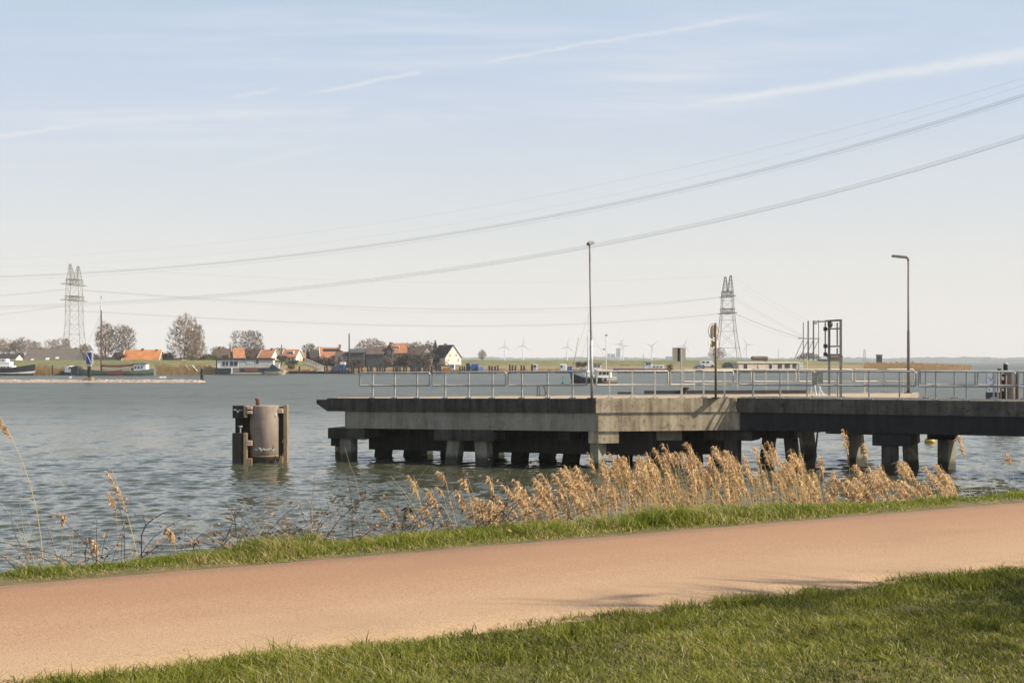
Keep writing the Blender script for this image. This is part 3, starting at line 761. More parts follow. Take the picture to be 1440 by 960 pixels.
for y, th in ((449.8,.07),(461.5,.05),(486.5,.06),(498.5,.06)):
    mb = MB(); z = Zp(y,DG)-.002; mb.tube([(pI.x,pI.y-.03,z),(pJ.x,pJ.y-.06,z),(pR.x+.03,pR.y,z)], th/2+.005, 6)
    mb.tube([(pI.x,pI.y-.04,z+.001),(pL.x,pL.y-.05,z+.001),(pR.x,pR.y-.05,z+.001)], th/2, 6); mb.build('cross_beam', M['galv_dark'], t)
for y in (461.5,486,498):
    mb = MB(); mb.box((pI.x-.02,pI.y-.1,Zp(y,DG)),(.13,.16,.16)); mb.build('clamp', M['darksteel'], t)
z = Zp(450.3,DG)
mb = MB(); mb.tube([(X(1151.5,DG),DG+1.0,z-.02),(pL.x,pL.y-.08,z-.02)],.03,6); mb.tube([(X(1153,DG),DG+1.0,z-.1),(X(1157,DG),DG+1.0,z-.1)],.03,6); mb.build('outreach_arm', M['galv_dark'], t)
mb = MB(); mb.ball((pL.x,pL.y-.16,Zp(455,DG)), .15, 12, 8, (.75,.7,1.1)); mb.build('signal_lamp', M['brownpost'], t, smooth=True)
# information panel on a small trestle
DP = 53.4
c = Vector((X(1149.5,DP),DP,2.83))
t = thing('information_panel', c, 'grey green panel on a white trestle behind the footbridge railing', 'panel')
mb = MB(); mb.box((c.x,c.y,Zp(532,DP)),(.46,.05,.52)); mb.build('board', M['board'], t)
for s,w in ((-.2,-.05),(.2,.05),(.02,.3)):
    mb = MB(); mb.tube([(c.x+s*.6,c.y,Zp(541,DP)),(c.x+w,c.y-.05,c.z)],.028,6); mb.build('leg', M['white'], t)
mb = MB(); mb.box((c.x+.25,c.y,c.z+.03),(.95,.3,.06)); mb.build('foot', M['cream'], t)

# ------------------------------------------------------------------ mooring dolphins
def dolphin(label, pxc, D, r, ytop, rot=0.0, perforated=False):
    c = Vector((X(pxc,D),D,0)); zt = Zp(ytop,D); s = r/.5
    t = thing('mooring_dolphin', c, label, 'mooring dolphin')
    mb = MB(); mb.lathe(c, [(r,-1),(r,zt-.05),(r*.985,zt-.01),(r*.93,zt)], 40); mb.build('drum', M['drum'], t, smooth=True)
    mb = MB(); mb.lathe(c, [(r*1.012,.28),(r*1.012,.34)], 40); mb.build('waterline_band', M['timber_lit'], t)
    return t, c, zt, s
D1 = 54.8
t, c, zt, s = dolphin('round rusty mooring dolphin with timber fenders standing alone in open water', 371.7, D1, .61, 569.5)
k = D1/F
def bx(name, x0,x1,y0,y1,yc,dy,m):
    mb = MB(); mb.bevbox(((X(x0,D1)+X(x1,D1))/2, c.y+yc, (Zp(y0,D1)+Zp(y1,D1))/2), ((x1-x0)*k, dy, abs(y1-y0)*k), 0, .015)
    return mb.build(name, m, t)
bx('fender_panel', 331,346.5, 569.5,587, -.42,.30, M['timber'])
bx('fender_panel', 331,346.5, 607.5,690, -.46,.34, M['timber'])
bx('fender_post', 346.6,351.3, 569.6,586, -.44,.34, M['timber_lit'])  # lit side of the upper panel, its sunlight put into a paler colour
bx('fender_post', 346.6,351.6, 607.4,690, -.47,.36, M['timber_lit'])  # lit side of the lower panel, brightened by colour
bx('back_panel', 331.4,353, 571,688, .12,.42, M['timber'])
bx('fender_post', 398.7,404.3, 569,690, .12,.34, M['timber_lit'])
bx('back_panel', 391.0,399.5, 572,686, .22,.4, M['timber'])  # dark filler added so the gap beside the drum reads black
for y0,y1 in ((570.5,574.6),(576.6,580.6),(618,625)):
    bx('bracket', 351.7,358.6, y0,y1, -.50,.26, M['bracket'])
bx('bracket', 351.8,358.6, 642.5,653, -.52,.26, M['timber_lit'])
bx('bracket', 391.6,398.6, 574,580.5, .0,.3, M['bracket'])
bx('bracket', 391.2,398.6, 641,652, -.0,.3, M['timber_lit'])
q = Vector((X(363,D1),c.y-.1,zt))
mb = MB(); mb.lathe(q, [(.085,0),(.085,.2),(.12,.25),(.12,.30)],16); mb.build('bollard', M['redrust'], t, smooth=True)
def scrawl(cx, r, y0, y1, x0, x1, n_, seed, w=.012):
    rs = random.Random(seed); mb = MB(); pts = []
    for i in range(n_):
        xx_ = x0+(x1-x0)*i/(n_-1); X_ = X(xx_,D1); d_ = X_-cx
        yy_ = c.y-math.sqrt(max(r*r-d_*d_,0))-.012 if r else c.y-.585
        pts.append((X_, yy_, Zp(rs.uniform(y0,y1) if i%2 else (y0+y1)/2+rs.uniform(-1,1),D1)))
    mb.tube(pts, w, 5, True); return mb
scrawl(c.x, .612, 627.5,633.5, 361,388, 19, 3).build('graffiti', M['white'], t)
scrawl(c.x, 0, 573,581, 332.5,345, 15, 4, .009).build('graffiti', M['panelgrey'], t)
mb = MB(); a_ = R(-28); mb.ball((c.x+.615*math.cos(a_),c.y+.615*math.sin(a_),Zp(583,D1)), .075, 10, 6, (.5,.5,1.2)); mb.build('plate', M['cream'], t)
q = Vector((X(341.3,D1),c.y-.46,Zp(607.4,D1)))
mb = MB(); mb.lathe(q, [(.035,-.02),(.035,.24),(.10,.25),(.10,.30)],12); mb.build('mooring_pin', M['galv'], t)
for (xa,ya,xb,yb) in ((404.0,611,399.5,621),(404.2,629,399.2,641)):
    mb = MB(); mb.tube([(X(xa,D1),c.y-.48,Zp(ya,D1)),(X(xb,D1),c.y-.49,Zp(yb,D1))],.022,6); mb.build('chain', M['redrust'], t)
mb = MB(); qz = [(X(x,D1),c.y-.49,0) for x in (389,391,393,396)]
mb.tube([(X(388,D1),c.y-.52,.05),(X(390.5,D1),c.y-.53,.32),(X(392.5,D1),c.y-.5,.1)],.03,6); mb.tube([(X(394,D1),c.y-.52,.05),(X(397,D1),c.y-.53,.35)],.03,6); mb.build('rope', M['timber'], t)
D2 = 100.0
t2, c2, zt2, s2 = dolphin('second mooring dolphin with white fender panels and a lantern, behind the footbridge railing', 1420.3, D2, .45, 523)
k2 = D2/F
def bx2(name, x0,x1,y0,y1,yc,dy,m):
    mb = MB(); mb.bevbox(((X(x0,D2)+X(x1,D2))/2, c2.y+yc, (Zp(y0,D2)+Zp(y1,D2))/2), ((x1-x0)*k2, dy, abs(y1-y0)*k2), 0, .015)
    return mb.build(name, m, t2)
for x0,x1 in ((1384.2,1394),(1396.5,1402.3)):
    f = bx2('fender_panel', x0,x1, 523.5,551, -.4,.25, M['panelgrey'])
    mb = MB()
    for (px_,py_) in ((.3,531),(.55,534),(.8,531),(.35,548),(.6,533.4)) if x1-x0 > 7 else ((.5,531.2),(.55,546)):
        xx_ = x0+(x1-x0)*px_; mb.tube([(X(xx_,D2),c2.y-.53,Zp(py_,D2)),(X(xx_,D2),c2.y-.50,Zp(py_,D2))],.05,10)
    mb.build('bolt_hole', M['rubber'], f)
    bx2('lower_fender', x0,x1, 551.2,575, -.4,.26, M['rubber'])
bx2('fender_post', 1402.5,1405.5, 523.5,600, -.35,.3, M['timber_lit'])
bx2('back_panel', 1405,1412, 526,600, .1,.4, M['timber'])
for y0,y1 in ((529.5,534.5),(546,549.5)): bx2('bracket', 1405.7,1409, y0,y1,-.3,.2, M['bracket'])
mb = MB(); mb.tube([(X(1411.3,D2),c2.y-.52,Zp(528,D2)),(X(1411.3,D2),c2.y-.52,-.4)],.05,8); mb.build('pipe', M['galv'], t2)
bx2('fender_post', 1428.3,1430.5, 523.5,600, -.25,.3, M['timber_lit'])
q = Vector((X(1413.5,D2),c2.y-.1,zt2))
mb = MB(); mb.lathe(q, [(.17,0),(.17,.5),(.13,.6)],14); l_ = mb.build('lantern', M['rubber'], t2); 
mb = MB(); mb.lathe(q, [(.2,.6),(.19,.66),(.06,.76)],14); mb.build('lantern_cap', M['galv'], l_)
mb = MB(); mb.box(q+Vector((.62,0,.04)),(.55,.2,.05)); mb.build('cover_plate', M['cream'], t2)
q = Vector((X(1403.3,D2),c2.y-.3,zt2))
mb = MB(); mb.lathe(q, [(.06,-.02),(.06,.1),(.16,.2),(.16,.27)],12); mb.build('bollard', M['rubber'], t2)
# buoys
p = Vector((X(1307,66),66,.0)); p = Vector((X(1307.5,68),68,0))
t = thing('mooring_buoy', p, 'yellow mooring buoy floating in the water under the footbridge', 'buoy')
mb = MB(); mb.ball(p+Vector((0,0,.09)), .28, 16, 10, (1,1,.72)); mb.build('float', M['yellow'], t, smooth=True)
mb = MB(); mb.tube([p+Vector((0,0,.28)),p+Vector((0,0,.36)),p+Vector((.06,0,.36)),p+Vector((.06,0,.27))],.015,6); mb.build('ring', M['darksteel'], t)
p = Vector((X(792,240),240,0))
t = thing('spar_buoy', p, 'small green spar buoy left of the dark blue cabin cruiser', 'buoy')
mb = MB(); mb.lathe(p, [(.3,-.3),(.34,.25),(.12,.5)],12); mb.build('float', M['teal'], t)
mb = MB(); mb.tube([p+Vector((0,0,.45)),p+Vector((0,0,1.5))],.07,8); mb.build('staff', M['teal'], t)

# ------------------------------------------------------------------ far shore: land, dike, reeds
BK = [(-700,380),(-60,384),(100,386),(300,402),(420,430),(560,436),(700,446),(800,462),(900,470),(1030,468),(1130,505),(1200,520),(1260,530),(1310,537),(1345,540),(1366,541)]
def bankD(px):
    for (a,d0),(b_,d1) in zip(BK, BK[1:]):
        if px <= b_: return d0+(d1-d0)*max(0,(px-a))/(b_-a)
    return BK[-1][1]
def crest(px): return 4.55 if px < 1130 else max(.9, 4.55-(px-1130)*.0125)
def landz(px, t):
    c = crest(px)
    prof = [(-6,-1.2),(0,-.05),(3,.55),(12,1.3),(20,2.1),(34,c*.95),(42,c),(52,min(c,3.2)),(90,min(c,2.6)),(700,min(c,2.4))]
    for (a,z0),(b_,z1) in zip(prof, prof[1:]):
        if t <= b_: return z0+(z1-z0)*(t-a)/(b_-a)
    return prof[-1][1]
def gnd(px, D): return landz(px, D-bankD(px))
m, n_, b, out = newmat('far_bank_grass')
pos = n_.new('ShaderNodeNewGeometry').outputs['Position']
sep = n_.new('ShaderNodeSeparateXYZ'); lk(n_.nt, pos, sep.inputs[0])
zz = n_.m('ADD', sep.outputs[2], n_.m('MULTIPLY', n_.m('SUBTRACT', n_.noise(pos, .25, 5, .65), .5), 1.6))
g = n_.ramp(n_.noise(pos, .3, 5, .65), [(.3,(.085,.098,.028)),(.5,(.14,.145,.045)),(.72,(.24,.20,.085))])
c = n_.mix(n_.sstep(zz, 1.9, 2.8), (.24,.165,.085), g)
c = n_.mix(n_.m('SUBTRACT', 1, n_.sstep(zz, .1, .5)), c, (.05,.04,.03))
lk(n_.nt, c, b.inputs['Base Color']); b.inputs['Roughness'].default_value = 1
M['farbank'] = m
pxs = list(np.linspace(-700,-60,9))+list(np.linspace(-40,1366,150))
ts = [-6,0,3,8,12,20,27,34,42,52,70,90,160,300,700]
vs = []; fs = []
for px in pxs:
    for t_ in ts:
        lim = 1.0 if px < 1120 else max(.04, 1-(px-1120)/250)
        tt_ = t_ if t_ <= 52 else 52+(t_-52)*lim
        D = bankD(px)+tt_
        j = (vnoise(np.array([px*.21]), np.array([t_*.3+2.]))[0]-.5)
        z = landz(px,t_)+j*.35*(1 if t_>0 else 0)*min(1,crest(px)/3)
        if px > 1130 and t_ >= 70: z = -.8-.001*t_
        if px >= 1365: z = -.6
        vs.append((X(px,D), D+j*1.5, z))
nt_ = len(ts)
for a_ in range(len(pxs)-1):
    for b_ in range(nt_-1):
        fs.append((a_*nt_+b_, (a_+1)*nt_+b_, (a_+1)*nt_+b_+1, a_*nt_+b_+1))
mb = MB(); mb.add(vs, fs); struct(mb, 'far_bank', M['farbank'], 'green dike and bank of the opposite shore', 'bank', True)

def strips(name, label, cat, m, gen, kind='stuff'):
    """many thin upright blades/stems: gen yields (base, height, lean, width)"""
    V_ = []; R_ = []
    for (bx_, by_, bz_, h, lx, ly, w) in gen:
        V_ += [(bx_-w/2,by_,bz_),(bx_+w/2,by_,bz_),(bx_+lx*.6+w*.35,by_+ly*.6,bz_+h*.65),(bx_+lx,by_+ly,bz_+h),(bx_+lx*.6-w*.5,by_+ly*.6,bz_+h*.62)]
    k = len(V_)//5
    f = (np.arange(k)[:,None]*5+np.arange(5)[None,:]).ravel()
    o = npmesh(name, np.array(V_), f, np.full(k,5), m)
    return tag(o, label, cat, kind=kind)
def reedbelt(p0, p1, k, d0, d1, h0, h1, tp=6):
    for _ in range(k):
        px = random.uniform(p0,p1); D = bankD(px)+random.uniform(d0,d1)
        n1 = vnoise(np.array([px*.35]), np.array([3.3]))[0]
        h = random.uniform(h0,h1)*(.7+.5*n1)*min(1, (p1-px)/tp+.3)*min(1,(px-p0)/4+.4)
        yield (X(px,D), D, max(-.1,landz(px,D-bankD(px))-.1), h, random.gauss(-.15,.2), random.gauss(0,.2), random.uniform(.10,.24))
strips('reed_belt', 'dry golden reed belt on the far bank between the white yacht and the barge', 'reeds', M['reedfar'], reedbelt(40,103,1500,-1.5,4,1.6,2.7))
strips('reed_belt', 'dry golden reed belt on the far bank left of the grey houseboat', 'reeds', M['reedfar'], reedbelt(218,307,2200,-1.5,4,1.8,3.0))
strips('reed_belt', 'broad golden reeds covering the low spit at the far right', 'reeds', M['reedfar'], reedbelt(1215,1366,5200,-4,24,.9,2.2,110))
strips('reed_belt', 'thin dry reeds along the quay below the village dike', 'reeds', M['reedfar'], reedbelt(405,800,2600,0,8,.5,1.2))

# ------------------------------------------------------------------ bare trees
def bare_tree(label, x, y, z, H, Wd, m, seed, shape='round', cat='tree', group=None, twr=.03, trunk=None, name='bare_tree', npts=650, **k_):
    """branches grow from the trunk towards points spread through the crown"""
    rs = np.random.default_rng(seed)
    P = rs.random((npts*6,3))*2-1
    if shape == 'poplar':                         # upright oval reaching nearly to the ground
        hz_ = (P[:,2]+1)/2; rad = np.sqrt(np.clip(1-np.abs((hz_-.42)/.58)**2.3,0,1))*(.80+.35*np.sin(np.arctan2(P[:,1],P[:,0])*3+hz_*4+seed)*.5)
        ok = (np.hypot(P[:,0],P[:,1]) < rad) & (hz_ > .06); P = P[ok][:npts]; zc = (P[:,2]+1)/2*H; f0, up = .05, 1.6; tt_top = .80
    elif shape == 'umbrella':
        ok = (np.linalg.norm(P,axis=1) < 1) & (P[:,2] > -.05) & (np.linalg.norm(P,axis=1) > .35); P = P[ok][:npts]; zc = H*(.42+.58*np.clip(P[:,2],0,1)); f0, up = .30, .5; tt_top = .45
    elif shape == 'slender':
        ok = (np.hypot(P[:,0],P[:,1]) < .35+.65*np.sin(np.pi*np.clip((P[:,2]+1)/2,0,1))); P = P[ok][:npts]; zc = H*(.15+.85*(P[:,2]+1)/2); f0, up = .12, 1.4; tt_top = .9
    else:
        lob = 1+.16*np.sin(3*np.arctan2(P[:,1],P[:,0])+seed)+.12*np.sin(5*P[:,2]+seed)
        ok = np.linalg.norm(P*np.array([1,1,1]),axis=1) < lob*.93; P = P[ok][:npts]; zc = H*(.60+.40*P[:,2]); f0, up = .20, .9; tt_top = .55
    P = np.stack([P[:,0]*Wd/2, P[:,1]*Wd/2, zc], -1)
    nodes = []; par = []
    nt_ = 14; dr = rs.normal(0,.05,2)
    for i in range(nt_+1):
        f = i/nt_; nodes.append(np.array([dr[0]*H*f*f*.5+.01*H*math.sin(f*5+seed), dr[1]*H*f*f*.5, f*H*tt_top])); par.append(i-1)
    start = max(1,int(nt_*f0/tt_top))
    base = np.array([0,0,H*f0]); order = np.argsort(np.linalg.norm((P-base)*np.array([1,1,.8]),axis=1)); 
    arr = np.zeros((nt_+1+npts*4,3)); arr[:nt_+1] = nodes; cnt = nt_+1
    for j in order:
        p = P[j]; d = p-arr[start:cnt]; dist = np.linalg.norm(d,axis=1)
        cost = dist*(1+up*np.clip(-d[:,2]/(dist+1e-6)+.15,0,1.2)); i0 = int(np.argmin(cost))+start
        a = arr[i0]; L = np.linalg.norm(p-a); st = max(1,min(4,int(L/(H*.05)))); prev = i0
        bowv = rs.normal(0,.10,3)*L; bowv[2] += -.06*L*up
        for q in range(1,st+1):
            f = q/st; arr[cnt] = a+(p-a)*f+bowv*math.sin(math.pi*f)*(st>1); par.append(prev); prev = cnt; cnt += 1
    arr = arr[:cnt]; par = np.array(par); load = np.zeros(cnt); kids = np.zeros(cnt,int)
    for i in range(cnt-1,0,-1): 
        if kids[i] == 0: load[i] += 1
        load[par[i]] += load[i]; kids[par[i]] += 1
    tr = trunk or H*.020; rad = np.maximum(tr*(load/max(load[1],1))**.45, twr*.8)
    t = thing(name, (x,y,z), label, cat, group); off_ = np.array([x,y,z])
    def tri(seg):
        """seg: (a, b, ra, rb) arrays -> open three sided prisms"""
        a,b_,ra,rb = seg; d = b_-a; L = np.linalg.norm(d,axis=1)[:,None]+1e-9; d = d/L
        s1 = np.cross(d, rs.normal(size=d.shape)); s1 /= np.linalg.norm(s1,axis=1)[:,None]+1e-9; s2 = np.cross(d,s1); v = []
        for pt,rr in ((a,ra),(b_,rb)):
            for w in (0,2.094,4.189): v.append(pt+(s1*math.cos(w)+s2*math.sin(w))*rr[:,None])
        v = np.stack(v,1).reshape(-1,3); o = np.arange(len(a))[:,None]*6
        f = np.concatenate([o+np.array([[k,(k+1)%3,3+(k+1)%3,3+k]]) for k in range(3)],1).ravel()
        return v, f, np.full(len(a)*3,4)
    idx = np.arange(1,cnt); big = load[idx] > max(3, npts*.012)
    ib = idx[big]; v,f,s_ = tri((arr[par[ib]],arr[ib],np.maximum(rad[par[ib]]*.9,rad[ib]),rad[ib])); npmesh('trunk', v+off_, f, s_, M['bark'], parent=t)
    ism = idx[~big]; A_,B_ = arr[par[ism]],arr[ism]; RA,RB = rad[ism],rad[ism]*.85
    ends = np.where(kids == 0)[0]; rep = 9; e = np.repeat(ends,rep); dd = arr[e]-arr[par[e]]; dd /= np.linalg.norm(dd,axis=1)[:,None]+1e-9
    dd = dd+rs.normal(0,.38,dd.shape)+np.array([0,0,.25*up]); dd /= np.linalg.norm(dd,axis=1)[:,None]
    Lt = H*.070*(.5+rs.random(len(e))); A2_ = arr[e]-(arr[e]-arr[par[e]])*rs.random(len(e))[:,None]*.8; B2_ = A2_+dd*Lt[:,None]
    v,f,s_ = tri((np.concatenate([A_,A2_]),np.concatenate([B_,B2_]),np.concatenate([RA,np.full(len(e),twr*.62)]),np.concatenate([RB,np.full(len(e),twr*.3)])))
    npmesh('crown', v+off_, f, s_, m, parent=t)
    return t
POP, RND, UMB, SLN = 'poplar', 'round', 'umbrella', 'slender'
def treepx(label, pxc, pxw, ytop, D, m, seed, shape, ybase=None, **k):
    z = gnd(pxc, D) if ybase is None else Zp(ybase,D)
    return bare_tree(label, X(pxc,D), D, z, Zp(ytop,D)-z, pxw/F*D, m, seed, shape, npts=int(420+16*pxw), **k)
treepx('tall upright bare poplar left of the houseboat, the largest tree of the village', 260, 52, 442, 455, M['twig_warm'], 3, POP, nfork=6, levels=4, twr=.058)
treepx('smaller bare poplar trunk leaning out right of the tallest poplar', 276, 34, 457, 458, M['twig_warm'], 33, POP, nfork=5, levels=4, twr=.055)
treepx('round crowned bare tree rising behind the houseboat roofs', 350, 52, 465, 470, M['twig'], 4, RND, nfork=6, levels=4, twr=.058)
treepx('dense round bare tree right of the sailing barge mast', 172, 40, 457, 450, M['twig'], 5, RND, nfork=6, levels=4, twr=.058)
treepx('slender pale bare tree directly behind the sailing barge mast', 148, 28, 453, 462, M['twig_warm'], 6, SLN, nfork=5, levels=4, twr=.055)
treepx('bare tree group of two trunks left of the long barn roof', 32, 36, 473, 520, M['twig'], 7, RND, nfork=5, levels=4, twr=.058)
treepx('bare tree at the very left edge above the white yacht', 6, 34, 476, 520, M['twig_warm'], 8, RND, nfork=5, levels=4, twr=.058)
treepx('small bare tree seen over the barn ridge beside the left pylon', 74, 26, 478, 560, M['twig_warm'], 9, RND, nfork=5, levels=4, twr=.055)
treepx('low bare tree between the legs of the left pylon', 90, 24, 476, 565, M['twig'], 10, RND, nfork=5, levels=4, twr=.055)
treepx('small rusty brown tree at the right end of the barn roof', 118, 18, 484, 440, M['twig_warm'], 36, RND, nfork=5, levels=4, twr=.055)
treepx('small round bare tree between the two orange roofed houses', 435, 20, 483, 480, M['twig'], 11, RND, nfork=5, levels=4, twr=.055)
treepx('wide umbrella shaped bare tree above the grey barns', 523, 52, 476, 500, M['twig'], 12, UMB, nfork=6, levels=4, twr=.058)
treepx('bare tree behind the brown roofed house', 586, 22, 479, 500, M['twig'], 13, RND, nfork=5, levels=4, twr=.055)
treepx('tangled dark bare tree left of the white gabled house', 603, 24, 480, 470, M['twig_dark'], 14, RND, nfork=5, levels=4, twr=.055)
treepx('pair of thin bare saplings standing alone on the dike right of the white house', 678, 12, 492, 480, M['twig_warm'], 15, SLN, nfork=3, levels=3, twr=.035, ybase=509)
treepx('thin bare bush growing at the foot of the right pylon', 1008, 26, 489, 520, M['twig_warm'], 16, RND, nfork=5, levels=4, twr=.04, ybase=509)
treepx('low bare scrub tree at the foot of the four steel poles', 1137, 34, 496, 560, M['twig_dark'], 17, UMB, nfork=5, levels=4, twr=.05, ybase=510)

def bush(name, label, px, pxw, ytop, D, m, seed, ybase=None, nleaf=2600, leaf=.22, cone=False, cat='bush', at=None):
    rs = np.random.default_rng(seed)
    if at: x, D, z, Hh, w = at
    else:
        z = gnd(px,D) if ybase is None else Zp(ybase,D)
        Hh = Zp(ytop,D)-z; w = pxw/F*D; x = X(px,D)
    t = thing(name, (x,D,z), label, cat)
    mb = MB()
    for k in range(5 if not cone else 1):
        a = rs.uniform(0,6.28); sp = 0 if cone else .3*w*rs.random()
        mb.tube([(x,D,z-.1),(x+math.cos(a)*sp,D+math.sin(a)*sp,z+Hh*.8)],[.1,.04],5)
    mb.build('trunk', M['bark'], t)
    if cone:
        u = rs.random(nleaf)**.6; hgt = 1-u; r = u*(.45+.55*rs.random(nleaf))*w/2*(.75+.5*rs.random(nleaf))
        a = rs.random(nleaf)*6.28; c = np.stack([x+r*np.cos(a), D+r*np.sin(a), z+Hh*(.06+.94*hgt)],-1)
    else:
        nl = 16; lc = np.stack([rs.uniform(-.40,.40,nl)*w, rs.uniform(-.3,.3,nl)*w, Hh*rs.uniform(.2,.74,nl)],-1); lr = rs.uniform(.12,.30,nl)*min(w,Hh*1.4)
        j = rs.integers(0,nl,nleaf); d = rs.normal(size=(nleaf,3)); d /= np.linalg.norm(d,axis=1)[:,None]
        c = lc[j]+d*(lr[j]*rs.random(nleaf)**.4)[:,None]*np.array([1,1,.8])
        c[:,2] = np.clip(c[:,2],0,Hh); c += np.array([x,D,z])
    e1 = rs.normal(size=(nleaf,3)); e1 /= np.linalg.norm(e1,axis=1)[:,None]
    e2 = np.cross(e1, rs.normal(size=(nleaf,3))); e2 /= np.linalg.norm(e2,axis=1)[:,None]
    s = leaf*(.5+rs.random(nleaf))[:,None]
    v = np.stack([c-e1*s, c+e2*s*.5, c+e1*s, c-e2*s*.5],1).reshape(-1,3)
    npmesh('crown', v, np.arange(nleaf*4), np.full(nleaf,4), m, parent=t)
    return t
bush('evergreen_bush', 'dark evergreen bush right of the bright orange roof', 233, 22, 494, 445, M['evergreen'], 1)
bush('scrub_bush', 'olive brown scrub at the right foot of the tallest poplar', 292, 30, 496, 452, M['olive'], 2)
bush('scrub_bush', 'yellow green low scrub under the tallest poplar', 270, 26, 500, 450, M['olive'], 3)
bush('cypress', 'narrow dark cypress beside the dark gabled house', 433, 7, 491, 462, M['evergreen'], 4, cone=True, nleaf=1200)
bush('conifer', 'dark conifer standing left of the white gabled house', 612, 15, 477.5, 474, M['evergreen'], 5, cone=True, nleaf=1600)
bush('hedge_bush', 'brown leafless hedge in front of the brown roofed house', 590, 42, 493, 458, M['twig_dark'], 6, nleaf=5200)
bush('hedge_bush', 'brown shrub in front of the tall orange roofed house', 562, 26, 494, 460, M['twig'], 7, nleaf=2600)
bush('hedge_bush', 'dark shrub between the grey barns', 524, 22, 495, 456, M['twig_dark'], 8, nleaf=2400)
bush('hedge_bush', 'grey brown shrub below the solar roof house', 462, 24, 499, 456, M['twig'], 9, nleaf=1800)
bush('hedge_bush', 'dark hedge at the left foot of the white gabled house', 611, 14, 496, 466, M['twig_dark'], 10, nleaf=1800)
bush('hedge_bush', 'grey shrubs under the bare trees at the left edge', 22, 44, 494, 500, M['twig_dark'], 11, nleaf=3600)
bush('hedge_bush', 'dark brown scrub on the bank right of the cabin cruiser mast', 818, 15, 508, 470, M['twig_dark'], 12, ybase=517, nleaf=1200)
bush('hedge_bush', 'small brown shrub on the dike by the orange excavator', 613, 9, 509, 444, M['twig_dark'], 13, ybase=522, nleaf=600)
bush('hedge_bush', 'golden brown shrub on the bank beside the white barge cabin', 942, 9, 511, 474, M['twig_warm'], 14, ybase=521, nleaf=900)
bush('hedge_bush', 'low brown shrub between the houses left of the houseboat', 322, 22, 497, 470, M['twig_dark'], 15, nleaf=1500)
bush('hedge_bush', 'small shrub growing on the bank by the gangway', 409, 10, 512, 440, M['olive'], 16, ybase=520, nleaf=600)

for i_,(nm,lb,px,w,y,D,m_,nl) in enumerate((
    ('hedge_bush','leafless brown hedge below the round bare tree behind the houseboat',352,26,497,462,'twig_dark',1800),
    ('hedge_bush','brown hedge between the houseboat and the white dormer cottage',396,16,498,456,'twig_dark',1100),
    ('hedge_bush','low dark garden hedge in front of the white dormer cottage',411,22,504.5,452,'twig_dark',900),
    ('hedge_bush','dark shrubs between the cypress and the solar roof house',445,16,499,456,'twig_dark',1200),
    ('hedge_bush','brown shrubs under the hip roofed white house',481,20,501,452,'twig',1200),
    ('hedge_bush','leafless shrubs in front of the grey boarded barn',503,20,499.5,450,'twig_dark',1400),
    ('hedge_bush','tangled brown shrub against the slate walled gable house',546,16,497,454,'twig',1500),
    ('hedge_bush','long brown hedge right of the bright orange roof',246,22,501,448,'twig_warm',1500),
    ('hedge_bush','brown thicket at the left end of the bright orange roof',172,18,497,440,'twig_dark',1800),
    ('hedge_bush','grey brown thicket beside the barn end and the sailing barge',128,22,495,442,'twig',1900),
    ('hedge_bush','rusty thicket behind the mast of the sailing barge',147,18,497,446,'twig_warm',1500))):
    bush(nm,lb,px,w,y,D,M[m_],40+i_,nleaf=nl,leaf=.20)
treepx('bare tree rising behind the grey roofed house left of the houseboat', 309, 26, 487, 490, M['twig'], 61, RND, twr=.055)
treepx('bare tree between the houseboat roofs and the white dormer cottage', 393, 22, 488, 495, M['twig_warm'], 62, RND, twr=.055)
treepx('bare tree crown showing over the tall orange roofed house', 571, 22, 480.5, 500, M['twig'], 63, RND, twr=.055)
treepx('bare tree behind the dark gabled house and the cypress', 449, 18, 487, 500, M['twig_warm'], 64, RND, twr=.055)
treepx('row of bare trees behind the white cottages at the left edge', 52, 22, 482, 530, M['twig'], 65, RND, twr=.055)

